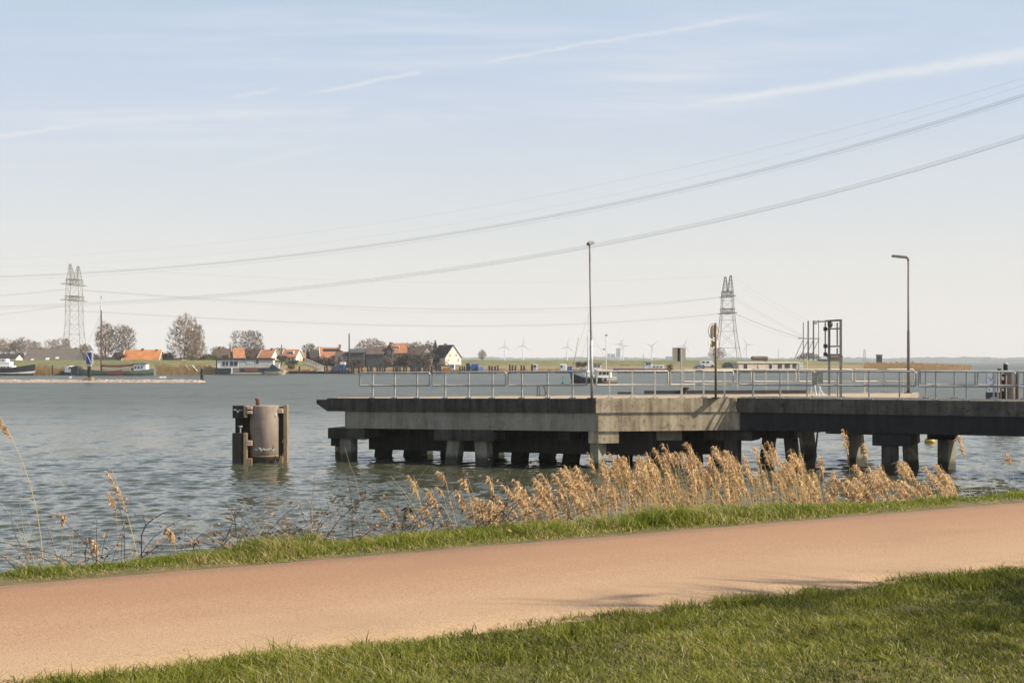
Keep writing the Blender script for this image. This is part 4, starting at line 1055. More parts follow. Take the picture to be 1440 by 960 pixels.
# ------------------------------------------------------------------ houses
def house(label, pxc, D, Wpx, yb, ye, yr, depth=8.0, yaw=0.0, wall='wall_white', roof='tile_orange', ridge='x', name='house', cat='house', L=None, wins=(), chims=(), verge=None, dormers=(), over=.25, skyl=(), panels=(), pane='glass', doors=()):
    """gabled building. ridge 'x': the roof slope faces us, 'y': the gable faces us. yb/ye/yr rows of base, eave and ridge"""
    z0, ze, zr = gnd(pxc,D)-.4, Zp(ye,D), Zp(yr,D); zb = Zp(yb,D); x = X(pxc,D)
    t = thing(name, (x,D,min(z0,zb)), label, cat); z0 = min(z0,zb)
    wv = Wpx/F*D
    if ridge == 'x': L_, Wd = wv, depth
    else: L_, Wd = depth, wv
    if L: L_ = L
    ang = yaw + (0 if ridge == 'x' else -math.pi/2)
    m3 = Matrix.Rotation(ang,3,'Z'); c = Vector((x,D,0))
    P = lambda a,b_,zz: c+m3@Vector((a,b_,0))+Vector((0,0,zz))
    l, w = L_/2, Wd/2
    mb = MB()   # walls with gables
    v = [P(-l,-w,z0),P(l,-w,z0),P(l,w,z0),P(-l,w,z0),P(-l,-w,ze),P(l,-w,ze),P(l,w,ze),P(-l,w,ze),P(-l,0,zr),P(l,0,zr)]
    mb.add(v, [(0,1,5,4),(2,3,7,6),(1,2,6,9,5),(3,0,4,8,7),(3,2,1,0),(4,5,9,8),(6,7,8,9)])
    mb.build('wall', M[wall], t)
    sl_ = (zr-ze)/w; ov = over; th = .16
    mb = MB()
    for sg in (-1,1):
        a = [P(-l-ov,sg*(w+ov),ze-sl_*ov+.03),P(l+ov,sg*(w+ov),ze-sl_*ov+.03),P(l+ov,-sg*0.0,zr+.03),P(-l-ov,-sg*0.0,zr+.03)]
        up = [p+Vector((0,0,th)) for p in a]
        mb.add(a+up, [(3,2,1,0),(4,5,6,7)]+[(i,(i+1)%4,4+(i+1)%4,4+i) for i in range(4)])
    rf = mb.build('roof', M[roof], t)
    if verge:
        for e in (-1,1):
            mb = MB()
            for sg in (-1,1):
                mb.tube([P(e*(l+ov+.06),sg*(w+ov),ze-sl_*ov+.1),P(e*(l+ov+.06),0,zr+.12)], .14, 4)
            mb.build('verge_board', M[verge], rf)
    for (a,hh) in chims:
        mb = MB(); mb.bevbox(P(a*l,0,zr+hh/2-.3), (.8,.8,hh+.6), ang); mb.build('chimney', M['wall_brick'] if hh < 1.6 else M['tile_brown'], rf)
    for (face,a,zc,ww,wh) in wins:      # face: f front slope wall, e end wall (+x local), s end wall (-x local)
        if face == 'f': cc = P(a*l,-w-.03,zc); sz_ = (ww,.1,wh)
        elif face == 'e': cc = P(l+.03,a*w,zc); sz_ = (.1,ww,wh)
        else: cc = P(-l-.03,a*w,zc); sz_ = (.1,ww,wh)
        mb = MB(); mb.box(cc, sz_, ang); wnd = mb.build('window', M['white'], t)
        mb = MB(); d3 = m3@Vector((0,-.06,0)) if face == 'f' else m3@Vector((.06 if face == 'e' else -.06,0,0))
        mb.box(cc+d3, (sz_[0]-.24 if face=='f' else .05, .05 if face=='f' else sz_[1]-.24, wh-.24), ang); mb.build('pane', M[pane], wnd)
    for (a,zc,ww,wh) in dormers:
        yy_ = -(zr-zc)/sl_
        mb = MB(); mb.bevbox(P(a*l,yy_+.35,zc), (ww,1.8,wh), ang); d_ = mb.build('dormer', M['white'], rf)
        mb = MB(); mb.box(P(a*l-ww*.22,yy_-.57,zc-.02), (ww*.36,.06,wh*.6), ang); mb.box(P(a*l+ww*.22,yy_-.57,zc-.02), (ww*.36,.06,wh*.6), ang)
        mb.build('pane', M['glass'], t)
    for lst, nm, mm in ((skyl,'skylight','skylight'),(panels,'solar_panel','navy')):
        for (a,zc,ww,wl) in lst:
            yy_ = -(zr-zc)/sl_; ta = math.atan(sl_)
            mb = MB(); mb.box(P(a*l,yy_-.02,zc+.25), (ww,wl,.12), ang, Matrix.Rotation(ta,3,'X')); mb.build(nm, M[mm], rf)
    return t
# long barn at the left
house('long grey brown barn roof with three skylights behind the left bank', 77, 432, 72, 512, 511, 490.5, 12, yaw=R(-4), wall='wall_slate', roof='tile_grey', name='barn', cat='barn',
      wins=(('s',-.3,4.2,.7,1.2),('s',.0,4.2,.7,1.2)), skyl=((-.66,4.3,1.0,1.3),(-.07,4.7,1.2,1.1),(.30,5.0,1.1,.9)), chims=((-.55,.5),(.85,.5)))
house('low bright orange tiled roof behind the green sailing barge', 202, 442, 50, 515, 512.5, 492.5, 11, wall='wall_brick', roof='tile_bright', verge='wall_white', name='farmhouse', cat='house', chims=((-.05,.7),(.75,.4)), dormers=())
house('small dark red shed behind the sailing barge mast', 134, 440, 15, 511, 509, 503, 5, wall='redbrown', roof='tile_dark', name='shed', cat='shed')
house('dark maroon shed right of the barge mast', 158, 440, 13, 511, 508, 502.5, 5, wall='redbrown', roof='tile_dark', name='shed', cat='shed')
house('small orange gable behind the bare trees at the barge', 166, 452, 12, 510, 505, 496, 7, ridge='y', wall='tile_orange', roof='tile_brown')
house('white gabled cottages at the left edge behind the yacht', 12, 478, 30, 508, 504, 498, 7, wall='wall_white', roof='tile_dark', wins=(('f',-.4,4.6,.8,1),('f',.3,4.6,.8,1)))
house('grey roofed house left of the round tree behind the houseboat', 312, 466, 22, 508, 503, 491, 9, wall='wall_brick', roof='tile_brown', chims=((-.3,.9),))
house('steep orange gable roof between grey roofs behind the houseboat', 335, 462, 15, 508, 505, 489.5, 9, yaw=R(18), wall='wall_brick', roof='tile_orange', chims=((-.9,.6),))
house('dark brown roofed house under the round bare tree', 357, 470, 26, 508, 503, 491, 9, wall='wall_brick', roof='tile_brown', chims=((.2,.8),))
house('orange roofed house with a white gable at the right end of the houseboat', 378, 466, 19, 508, 503, 492, 8, yaw=R(-12), wall='wall_white', roof='tile_orange', verge='wall_white', chims=((.5,.7),))
house('orange roofed white cottage with one white dormer, left of the gangway', 411, 462, 21, 508, 502, 491.8, 8, yaw=R(-10), wall='wall_white', roof='tile_orange', verge='wall_white', dormers=((.12,7.0,2.0,1.5),),
      wins=(('f',-.5,4.9,1.0,1.0),('f',.1,4.9,.9,1.0),('f',.6,4.9,.9,1.0)))
house('small orange lean-to house against the dark cypress', 428, 468, 9, 508, 504, 497, 6, wall='wall_brick', roof='tile_orange')
house('dark roofed house with a small white gable beside the cypress', 443, 468, 15, 508, 504, 493.8, 8, yaw=R(12), wall='wall_white', roof='tile_dark')
house('large orange roofed house with a row of dark solar panels', 464, 462, 28, 508, 504.5, 489, 9, yaw=R(14), wall='wall_grey', roof='tile_orange', verge='wall_white', chims=((.98,1.2),), panels=((.12,7.9,6.0,1.3),), wins=(('s',0,6.1,.8,1.2),('f',.3,4.9,1,1)))
house('low hip roofed white house right of the solar roof house', 482, 458, 18, 507, 501, 495, 7, wall='wall_white', roof='tile_brown', wins=(('f',-.35,5.1,1.3,1),('f',.35,5.1,1.3,1)), chims=((-.2,.6),))
house('grey boarded barn with a curved ridge right of the tall pole', 503, 456, 22, 508, 496, 491, 8, wall='wall_slate', roof='wall_slate', name='barn', cat='barn', wins=())
house('brown tiled barn with boarded front under the umbrella tree', 529, 458, 24, 508, 498, 488, 9, wall='wall_slate', roof='tile_brown', name='barn', cat='barn', chims=((.75,.4),))
house('narrow house with an orange gable between barn and dark chimney house', 542, 462, 7, 507, 499, 487, 8, wall='wall_brick', roof='tile_orange')
house('slate walled house with a stepped dark gable', 549, 460, 9, 508, 492, 484.5, 10, ridge='y', wall='wall_slate', roof='tile_dark', chims=((0,.9),), wins=(('e',0,7.4,.9,1.1),))
house('tall orange roofed house with white dormer windows', 561, 466, 22, 507, 496.5, 483, 10, wall='wall_brick', roof='tile_orange', dormers=((-.2,9.1,1.9,1.0),), chims=((-.92,.5),), wins=(('f',-.4,6.2,1,1.2),))
house('brown roofed house half hidden by the leafless hedge', 590, 462, 24, 508, 500, 488, 9, yaw=R(-22), wall='wall_grey', roof='tile_brown', wins=(('e',0,6.6,.8,1),))
house('white gabled house with a steep dark roof at the right end of the village', 627.5, 468, 24, 509, 502, 485.5, 6.6, yaw=R(-58), wall='wall_white', roof='tile_dark', L=10.5, wins=(('e',-.42,6.3,.55,.8),('e',.36,6.3,.55,.8),('e',.62,4.6,.5,1.1),('e',-.62,4.6,.7,.6)), chims=((-.1,.7),))
house('small brown wooden shed behind the right houseboat', 1068, 520, 20, 513, 504, 501.3, 5, wall='wall_brick', roof='tile_brown', name='shed', cat='shed')
house('low brown shed between the posts of the gantry', 1174, 575, 17, 509, 502, 498, 6, wall='wall_brick', roof='tile_brown', name='shed', cat='shed')

# ------------------------------------------------------------------ pylons and cables
def pylon(label, D, cx, rows, horns, m, band_rows, yaw=0.0, zb=None):
    """rows: (y, px half width) of the body; horns: (x tip, y tip, x inner foot, x outer foot, y foot)"""
    x = X(cx,D); k = D/F; zb = Zp(rows[-1][0],D)
    t = thing('lattice_pylon', (x,D,zb), label, 'pylon')
    lv = [(Zp(y,D), h*k) for y,h in rows]
    def corners(z,h): return [Vector((x+a*h, D+b_*h*1.0, z)) for a,b_ in ((-1,-1),(1,-1),(1,1),(-1,1))]
    rl, rb = .16, .066
    mb = MB()
    for i in range(4): mb.tube([corners(z,h)[i] for z,h in lv], rl, 5)
    mb.build('leg_frame', m, t)
    mb = MB()
    for (z0,h0),(z1,h1) in zip(lv,lv[1:]):
        steps = max(1, round(abs(z1-z0)/(h0+h1)/.95))
        for s in range(steps):
            f0,f1 = s/steps,(s+1)/steps
            ca = corners(z0+(z1-z0)*f0, h0+(h1-h0)*f0); cb_ = corners(z0+(z1-z0)*f1, h0+(h1-h0)*f1)
            for i in range(4):
                j = (i+1)%4
                mb.tube([ca[i],cb_[j]], rb, 4, False); mb.tube([ca[j],cb_[i]], rb, 4, False); mb.tube([ca[i],ca[j]], rb*1.1, 4, False)
    mb.build('bracing', m, t)
    for (xt,yt,xi,xo,yf) in horns:
        mb = MB(); zt_, zf = Zp(yt,D), Zp(yf,D)
        tip = [Vector((X(xt,D)+a*.35, D+b_*.4, zt_)) for a,b_ in ((-1,-1),(1,-1),(1,1),(-1,1))]
        ft = [Vector((X(xx_,D), D+b_*rows[0][1]*k, zf)) for xx_,b_ in ((min(xi,xo),-1),(max(xi,xo),-1),(max(xi,xo),1),(min(xi,xo),1))]
        for a_,b_ in zip(ft,tip): mb.tube([a_,b_], .16, 5)
        for s in range(5):
            f0,f1 = s/5,(s+1)/5
            for i in range(4):
                j=(i+1)%4; mb.tube([ft[i].lerp(tip[i],f0),ft[j].lerp(tip[j],f1)], rb*.9, 4, False); mb.tube([ft[j].lerp(tip[j],f0),ft[i].lerp(tip[i],f1)], rb*.9, 4, False)
        mb.build('peak', m, t)
    for y0,y1,h in band_rows:
        mb = MB(); z0,z1 = Zp(y1,D),Zp(y0,D); hh = h*k; AL = 11.0
        for sx_ in (-1,1):
            for zz in (z0,z1):
                mb.tube([(x+sx_*hh,D-(AL if zz==z0 else hh*1.2),zz),(x+sx_*hh,D+(AL if zz==z0 else hh*1.2),zz)], .17, 4)
            for sy in (-1,1):
                mb.tube([(x+sx_*hh,D+sy*hh*1.2,z1),(x+sx_*hh*.4,D+sy*AL,z0)], .12, 4)
        for sy in (-1,0,1):
            mb.tube([(x-hh,D+sy*AL*.98,z0),(x+hh,D+sy*AL*.98,z0)], .22, 4); mb.tube([(x-hh,D+sy*hh*1.2,z1),(x+hh,D+sy*hh*1.2,z1)], .15, 4)
            for q_ in range(4):
                a_ = -hh+q_*hh/2; mb.tube([(x+a_,D+sy*hh*1.19,z0),(x+a_+hh/2,D+sy*hh*1.19,z1)], .09, 4); mb.tube([(x+a_+hh/2,D+sy*hh*1.18,z0),(x+a_,D+sy*hh*1.18,z1)], .09, 4)
        mb.build('crossarm', m, t)
    return t
DL, DR = 690, 700
pylon('lattice pylon with two pointed peaks behind the long barn at the left', DL, 104.5, [(394,8.2),(418,9),(456,9.6),(470,10.8),(510,14)],
      [(98.6,371,104,96.3,394),(110,374,105.5,112.6,394)], M['steelpylon2'], [(393,400.5,8.6),(416.5,422.5,9.6)])
pylon('lattice pylon with two pointed peaks behind the jetty at the right', DR, 1023, [(411,7.2),(434,8),(466,11),(512,17.5)],
      [(1020,389,1023.5,1016.5,411),(1027.5,387,1023.5,1030.4,411)], M['steelpylon'], [(410,417,7.2),(434,440.5,8.8)])

def cable(label, pts, D0, D1, r, offs=((0,0),), group=None, n=40):
    """conductors (twin, triple) hung along a straight line in plan from (px0, D0) to (px1, D1)"""
    a, b_ = pts[0][0], pts[-1][0]
    xa, xb = X(a,D0), X(b_,D1)
    xs_ = np.linspace(a, b_, n); px_ = np.array([p[0] for p in pts]); py_ = np.array([p[1] for p in pts])
    deg = min(3, len(pts)-1); co_ = np.polyfit((px_-a)/(b_-a), py_, deg)
    out = []
    for q in xs_:
        k = (q-720)/F      # plan line: P = A + s (B-A); solve x = k*y
        s = (k*D0-xa)/((xb-xa)-k*(D1-D0)); D = D0+(D1-D0)*s
        out.append(Vector((k*D, D, Zp(float(np.polyval(co_, (q-a)/(b_-a))), D))))
    mb = MB()
    for ox, oz in offs:
        mb.tube([p+Vector((0,ox,oz)) for p in out], r*.8, 4, True)
    o = mb.build('power_cable', M['cable'], loc=out[0])
    return tag(o, label, 'cable', group)
A_ = [(0,387.5),(100,382.8),(230,375.5),(430,358),(560,342),(720,315.7),(965,265),(1172,213.5),(1305,174),(1440,133.5),(1500,114)]
B_ = [(0,429),(95,426.5),(235,420),(380,410),(550,390),(720,366),(830,346),(1045,300.5),(1220,257.5),(1350,218),(1440,190),(1500,170)]
E1 = [(0,363.5),(220,350),(430,327.5),(600,303.5),(720,284.5),(920,243.5),(1120,197),(1440,110),(1500,92)]
E2 = [(0,372.5),(430,345.5),(720,303),(920,262),(1120,213),(1440,119),(1500,99)]
ext = lambda L_: [(-280, L_[0][1]+5.0)]+L_+[(1640, L_[-1][1]*2-L_[-2][1]-27)]
tw_ = ((-.25,0),(.25,.0),(0,-.45))
cable('upper bundle of heavy conductors sweeping up to the right', ext(A_), 690, 228, .036, ((0,.3),(0,0),(.3,-.2)))
cable('thinner conductor running just below the upper sweeping bundle', [(x_,y_+4.5) for x_,y_ in ext(A_)], 705, 240, .026)
cable('lower bundle of conductors sweeping past the lamp post head', ext(B_), 690, 228, .034, ((0,.3),(0,-.05),(.3,-.35)))
cable('second lower conductor close under the sweeping bundle by the lamp', [(x_,y_+3.2) for x_,y_ in ext(B_)], 700, 236, .028)
cable('faint topmost earth wire of the sweeping line', ext(E1), 690, 228, .016)
cable('faint second earth wire below the topmost one', ext(E2), 700, 233, .014)
cable('upper conductors sagging between the two pylons', [(113,407.5),(240,417),(480,430),(720,435),(900,428.5),(1012,417.5)], DL, DR, .05, ((0,.2),(0,-.25)))
cable('upper rear conductors sagging between the two pylons, slightly lower', [(113,408),(240,419),(480,433.5),(720,439),(900,431.5),(1012,418)], DL+10, DR+10, .045)
cable('lower conductors sagging between the two pylons', [(113,437),(240,445),(480,455),(720,458.5),(900,450.5),(1012,441)], DL, DR, .06, ((0,.25),(0,-.25)))
cable('faint earth wire between the tips of the two pylons', [(110,374.5),(270,385),(480,394),(720,397.5),(900,392.5),(1020,388)], DL, DR, .026)
cable('upper conductors leaving the left pylon to the left edge', [(-260,440),(-60,421),(0,416),(50,411),(96,406.5)], 640, DL, .055, ((0,.15),(0,-.2)))
cable('lower conductors leaving the left pylon to the left edge', [(-260,474),(-60,450),(0,442),(50,436),(95,429.5)], 640, DL, .05, ((0,.15),(0,-.2)))
DP4 = 590
cable('upper conductor falling from the right pylon to the four steel poles', [(1031,417.5),(1080,445),(1130,472)], DR, DP4, .042)
cable('middle conductor falling from the right pylon to the four steel poles', [(1031,420.5),(1080,448.5),(1130,473.5)], DR, DP4, .036)
cable('lowest conductors falling from the right pylon to the pole crossbeam', [(1033,440.5),(1080,459.5),(1128,475)], DR, DP4, .055, ((0,.1),(0,-.2)))
cable('faint low conductor hanging under the others at the right pylon', [(1033,445),(1080,464.5),(1126,477)], DR+5, DP4, .03)
cable('faint earth wire from the right pylon tip to the pole tops', [(1028,387.5),(1080,420),(1137,450.5)], DR, DP4, .026)
cable('second faint earth wire from the right pylon peak to the pole tops', [(1028,393),(1080,427),(1130,451.5)], DR, DP4, .022)
# four steel poles
t = thing('cable_portal', Vector((X(1140,DP4),DP4,Zp(509,DP4))), 'four tall steel poles with a crossbeam and raking struts where the cables end', 'cable portal')
for px, y0, r in ((1129.7,453,.30),(1136.6,451,.52),(1144,450.5,.52),(1151.2,449.8,.26)):
    mb = MB(); mb.tube([W(px,510,DP4),W(px,y0,DP4)], r*.72, 8); mb.build('pole', M['steelpylon'], t)
    mb = MB(); mb.tube([W(px-.3,478,DP4-.6),W(px-13,505.5,DP4-1.2)], .17, 5); mb.build('strut', M['steelpylon'], t)
mb = MB(); mb.tube([W(1122,475.5,DP4-.7),W(1152,476,DP4-.7)], .24, 6); mb.build('crossbeam', M['steelpylon'], t)

# ------------------------------------------------------------------ wind turbines and far shore
def turbine(label, px, ybase, yhub, R_px, ang, D, yaw=0.0):
    x = X(px,D); zh = Zp(yhub,D); k = D/F
    t = thing('wind_turbine', (x,D,-1.0), label, 'wind turbine')
    mb = MB(); mb.tube([(x,D,-1),(x,D,zh)], [2.6,1.6], 10); mb.build('tower', M['turbine'], t)
    mb = MB(); mb.bevbox((x,D,zh+.6), (5,10,4.4), 0, .6); mb.tube([(x,D-5,zh+.6),(x,D-8,zh+.6)], [2.2,1.2], 8); mb.build('nacelle', M['turbine'], t)
    for i in range(3):
        a = R(ang+120*i); d = Vector((math.cos(a),0,math.sin(a))); L = R_px*k
        w = Vector((-math.sin(a),0,math.cos(a))); o = Vector((x,D-7,zh+.6))
        mb = MB(); mb.add([o+w*1.5+Vector((0,-.5,0)), o+d*L*.18+w*2.4, o+d*L, o+d*L*.18-w*1.9, o-w*1.5+Vector((0,.5,0)),
                           o+d*L*.18+Vector((0,.9,0))], [(0,1,2,3,4),(0,5,1),(1,5,2),(2,5,3),(3,5,4)])
        mb.build('blade', M['turbine'], t)
TB = [(709.5,510,487,13,85,'leftmost of the row of distant wind turbines'),(735.5,510,485.5,14,82,'distant wind turbine right of the leftmost one'),
      (797.5,510,487.5,13,80,'distant wind turbine left of the cruiser mast'),(872.5,510,484,13,62,'distant wind turbine overlapping the glass towers, the left of two'),
      (876.5,510,486.5,12,0,'distant wind turbine overlapping the glass towers, the right of two'),(916.5,510,486.5,11,40,'distant wind turbine with two raised blades left of the square sign'),
      (962,512,486,13,70,'distant wind turbine half hidden by the square sign panel'),(1050,510,485,14,0,'distant wind turbine right of the right pylon'),
      (829.5,510,487,12,0,'faint wind turbine hidden behind the tall jetty lamp post')]
for px,yb,yh,r_,a_,lb in TB: turbine(lb, px, yb, yh, r_, a_, 4300+random.uniform(-150,250))
def block(name, label, cat, D, parts, m):
    xs = [p for q in parts for p in q[:2]]
    t = thing(name, (X(sum(xs)/len(xs),D),D,-1), label, cat)
    for i,(x0,x1,y0,dd) in enumerate(parts):
        mb = MB(); mb.bevbox(((X(x0,D)+X(x1,D))/2, D+dd, (Zp(y0,D)-1)/2), (X(x1,D)-X(x0,D), 18, Zp(y0,D)+1), 0, 1.0); w_ = mb.build('tower_block' if i else 'main_tower', m, t)
        zz = np.arange(8, Zp(y0,D)-4, 7.0)
        mb = MB()
        for z_ in zz: mb.box(((X(x0,D)+X(x1,D))/2, D+dd-9.2, z_), ((X(x1,D)-X(x0,D))*.9, .3, 2.4))
        if len(zz): mb.build('window_band', M['glass'], w_)
    return t
block('city_towers', 'cluster of hazy blue glass towers on the horizon', 'tower blocks', 4700, [(866.7,872,489.5,0),(855,858.5,497,30),(859,865,497.5,10),(872.5,875.5,503,40)], M['cityblue'])
block('factory_building', 'hazy flat building on the far right shore', 'building', 4400, [(1384,1392.5,501.8,0)], M['cityblue'])
block('factory_building', 'hazy low building on the horizon left of the square sign', 'building', 4300, [(936,945,501,0),(945,949,503.5,5)], M['cityblue'])
# far wooded shore
m, n_, b, out = newmat('far_woods')
pos = n_.new('ShaderNodeNewGeometry').outputs['Position']
lk(n_.nt, n_.ramp(n_.noise(pos, .012, 4), [(.3,(.05,.055,.04)),(.7,(.10,.095,.075))]), b.inputs['Base Color']); b.inputs['Roughness'].default_value = 1
M['woods'] = m
def woods(name, label, D, x0, x1, h0, h1, n_x=700, seed=0.0):
    vs = []; fs = []; ny = 7
    for i in range(n_x+1):
        px = x0+(x1-x0)*i/n_x
        for j in range(ny):
            d = D+[0,15,40,90,160,260,300][j]
            env = [0,.75,1,1,.95,.8,0][j]
            f = fbm(np.array([px*.16+seed]), np.array([j*1.7+seed]), 5)[0]; big = vnoise(np.array([px*.012+seed]), np.array([4.]))[0]
            z = -.5 if env == 0 else (h0+(h1-h0)*big)*env*(.55+.75*f)
            vs.append((X(px,D)*d/D, d+(f-.5)*20, z))
    for i in range(n_x):
        for j in range(ny-1): fs.append((i*ny+j,(i+1)*ny+j,(i+1)*ny+j+1,i*ny+j+1))
    mb = MB(); mb.add(vs, fs); return tag(mb.build(name, M['woods']), label, 'woodland', kind='stuff')
woods('distant_woods', 'low wooded far shore fading to blue along the horizon', 4500, -250, 1700, 13, 19)
woods('distant_woods', 'darker wooded point on the far shore at the right', 3700, 1378, 1700, 7, 11, 180, 9.0)
woods('distant_woods', 'nearer trees on the far shore behind the right pylon and poles', 3300, 960, 1130, 9, 14, 180, 5.0)

M['redbrown2'] = mat('brown_varnished_spar', (.13,.05,.035), .6, .25, 2)
M['tealdark'] = mat('dark_green_lantern', (.02,.10,.08), .4, .2, 5)
M['wall_light'] = mat('pale_grey_boarding', (.50,.48,.45), .85, .1, .6)
M['greentarp'] = mat('dark_green_tarpaulin', (.012,.05,.045), .6, .3, 1)
M['piledark'] = mat('tarred_pile', (.024,.021,.022), .8, .4, 1)
M['bluegrey'] = mat('blue_grey_paint', (.10,.17,.26), .4, .2, 1)
M['bluelight'] = mat('light_blue_paint', (.22,.36,.58), .4, .15, 1)
M['pinkgrey'] = mat('pale_pink_hatch', (.48,.36,.33), .7, .12, .6)
M['darkcar'] = mat('dark_grey_car_paint', (.05,.055,.065), .35, .2, 1)
M['towerdark'] = mat('dark_green_grey_tower', (.05,.055,.055), .7, .3, .6)
M['darkleaf'] = mat('blackened_leaf', (.035,.022,.015), .8, .3, 30)
M['litter'] = mat('dry_litter', (.26,.18,.09), .9, .5, 60)
HAZE = 1.5e-4

# ------------------------------------------------------------------ boats, quay and harbour things on the far side
def hull(mb, c, L, Bm, z_mid, z_bow, z_st, sgn=1, yaw=0.0, bow=.35, draft=.5, full=.8, y_tuck=.82):
    """boat hull along X; sgn=+1 bow to the right, -1 bow to the left"""
    c = Vector(c); n_ = 18; rings = []; m3 = Matrix.Rotation(yaw,3,'Z')
    for i in range(n_+1):
        s = i/n_; x = (s-.5)*L
        w = Bm/2*(full+(1-full)*min(1,s/.25)) if s < .25 else Bm/2
        if s > 1-bow: w = Bm/2*max(0.02, 1-((s-(1-bow))/bow)**2.2)
        zs = z_mid+(z_bow-z_mid)*max(0,(s-.45)/.55)**2+(z_st-z_mid)*max(0,(.35-s)/.35)**2
        rake = (.10*L*bow if s > 1-bow else 0)*((s-(1-bow))/bow if s > 1-bow else 0)
        rings.append([(x+rake,-w,zs),(x+rake*.6,-w*.97,zs*.45),(x,-w*y_tuck,0),(x-rake*.4,-w*.5,-draft),(x-rake*.4,w*.5,-draft),(x,w*y_tuck,0),(x+rake*.6,w*.97,zs*.45),(x+rake,w,zs)])
    vs = []; fs = []
    for r in rings: vs += [c+m3@Vector((p[0]*sgn,p[1],p[2])) for p in r]
    for i in range(n_):
        for k in range(7): fs.append((i*8+k,i*8+k+1,(i+1)*8+k+1,(i+1)*8+k) if sgn < 0 else (i*8+k,(i+1)*8+k,(i+1)*8+k+1,i*8+k+1))
        fs.append((i*8+7,i*8,(i+1)*8,(i+1)*8+7) if sgn < 0 else (i*8+7,(i+1)*8+7,(i+1)*8,i*8))
    fs.append(tuple(range(8))); fs.append(tuple(n_*8+k for k in range(7,-1,-1)))
    mb.add(vs, fs); return rings
def pbox(t, name, x0,x1,y0,y1,D,dy,m,dep=0.0,bev=.06,parent=None):
    mb = MB(); k = D/F
    mb.bevbox(((X(x0,D)+X(x1,D))/2, D+dep, (Zp(y0,D)+Zp(y1,D))/2), ((x1-x0)*k, dy, (y1-y0)*k), 0, min(bev,(x1-x0)*k*.2,(y1-y0)*k*.2))
    return mb.build(name, M[m], parent or t)
# white motor yacht at the left edge
D = 380; t = thing('motor_yacht', (X(5,D),D,0), 'white motor yacht with a black hull moored at the left edge', 'motor yacht')
mb = MB(); hull(mb, (X(4,D),D,0), 84/F*D, 4.6, 2.1, 3.35, 2.3, 1, R(3)); h_ = mb.build('hull', M['blackhull'], t)
mb = MB(); hull(mb, (X(4,D),D,.55), 84.5/F*D, 4.75, .22, .75, .22, 1, R(3), draft=.02, y_tuck=.98); mb.build('white_band', M['white'], h_)
pbox(t,'cabin',-24,20,514,519.5,D,3.4,'white'); pbox(t,'cabin',-22,16,508.5,514,D,3.0,'white',.1); pbox(t,'wheelhouse',-10,11,504.5,508.6,D,2.6,'white',.1)
for x in (-14,-8,-2,4,8,13): w_=pbox(t,'window',x,x+3,515.4,518,D,.1,'glass',-1.71)
for x in (-6,0,5): pbox(t,'window',x,x+3,505.7,507.5,D,.1,'glass',-1.22)
mb = MB(); 
for x in range(16,46,5): mb.tube([W(x,515-(x-16)*.10,D-.9),W(x,511-(x-16)*.08,D-.9)],.03,4)
mb.tube([W(16,511,D-.9),W(44,509,D-.9)],.03,4); mb.build('bow_rail', M['galv'], t)
# small boat with a navy cover
D = 384; t = thing('small_boat', (X(99,D),D,0), 'small motor boat with a white cuddy and navy cover left of the blue sign', 'motor boat')
mb = MB(); hull(mb, (X(100,D),D,0), 6.0, 2.2, .8, 1.3, .9, -1); mb.build('hull', M['navy'], t)
pbox(t,'cuddy',97,105,514,523,D,1.6,'white',0,.3); pbox(t,'window',98,102,515.5,518,D,.1,'glass',-.83); pbox(t,'cover',92,97,515,524,D,1.8,'panelgrey')
mb = MB(); mb.bevbox((X(86,D),D+.4,.15),(4.5,1.2,.35),0,.1); tag(mb.build('float_raft', M['rubber'], loc=(X(86,D),D,0)), 'low dark floating raft beside the small boat with the navy cover', 'raft')
# sailing barge
D = 374; t = thing('sailing_barge', (X(162,D),D,0), 'grey green sailing barge with a tall brown mast and white deckhouse', 'sailing barge')
mb = MB(); hull(mb, (X(162,D),D,0), 112/F*D, 5.0, 1.35, 2.3, 2.1, -1, 0, .16, .5, .55); h_ = mb.build('hull', M['greenhull'], t)
pbox(t,'bow_cover',103,115,514.5,527,D,4.0,'navy',-.6,.6)
pbox(t,'hatch',146,186,516.5,521,D,3.2,'tanhull'); pbox(t,'deckhouse',190,207.5,511.5,520.5,D,3.2,'white'); pbox(t,'deckhouse_roof',188.5,208.5,510.2,511.6,D,3.6,'tile_grey')
for x in (192,196.5,201): pbox(t,'window',x,x+2,515,518,D,.1,'glass',-1.63)
mb = MB(); x = X(142.3,D); mb.tube([(x,D,1.2),(x,D,Zp(436,D)),(x,D,Zp(434,D)),(x,D,Zp(416,D))],[.24,.19,.13,.09],8); mb.build('mast', M['redbrown2'], t)
mb = MB(); mb.tube([(x,D-.02,Zp(436,D)),(x,D-.02,Zp(420,D))],[.2,.13],8); mb.build('mast_top', M['cream'], t)
mb = MB(); mb.tube([(x+.4,D-.2,Zp(514,D)),(X(165,D),D-.2,Zp(515,D)),(X(189,D),D-.2,Zp(513,D))],[.35,.42,.25],8); mb.build('furled_sail', M['redbrown2'], t)
mb = MB(); mb.tube([(X(142,D),D-.3,Zp(511,D)),(X(190,D),D-.3,Zp(512,D))],.07,6); mb.build('boom', M['timber_lit'], t)
mb = MB(); mb.tube([(x,D,Zp(440,D)),(X(108,D),D,2.2)],.022,4); mb.build('forestay', M['darksteel'], t)
for dx in (-12,9):
    mb = MB(); mb.tube([(x,D,Zp(438,D)),(X(142.3+dx,D),D-2,1.6)],.02,4); mb.build('shroud', M['darksteel'], t)
mb = MB(); mb.prism([(X(a,D), b_) for a,b_ in ((151,D-2.9),(176,D-2.9),(176,D-2.75),(151,D-2.75))], lambda p: Zp(524.5,D) if p[0] < X(160,D) else Zp(528,D), lambda p: Zp(522.5,D) if p[0] < X(160,D) else Zp(519.7,D)); mb.build('leeboard', M['redbrown'], t)
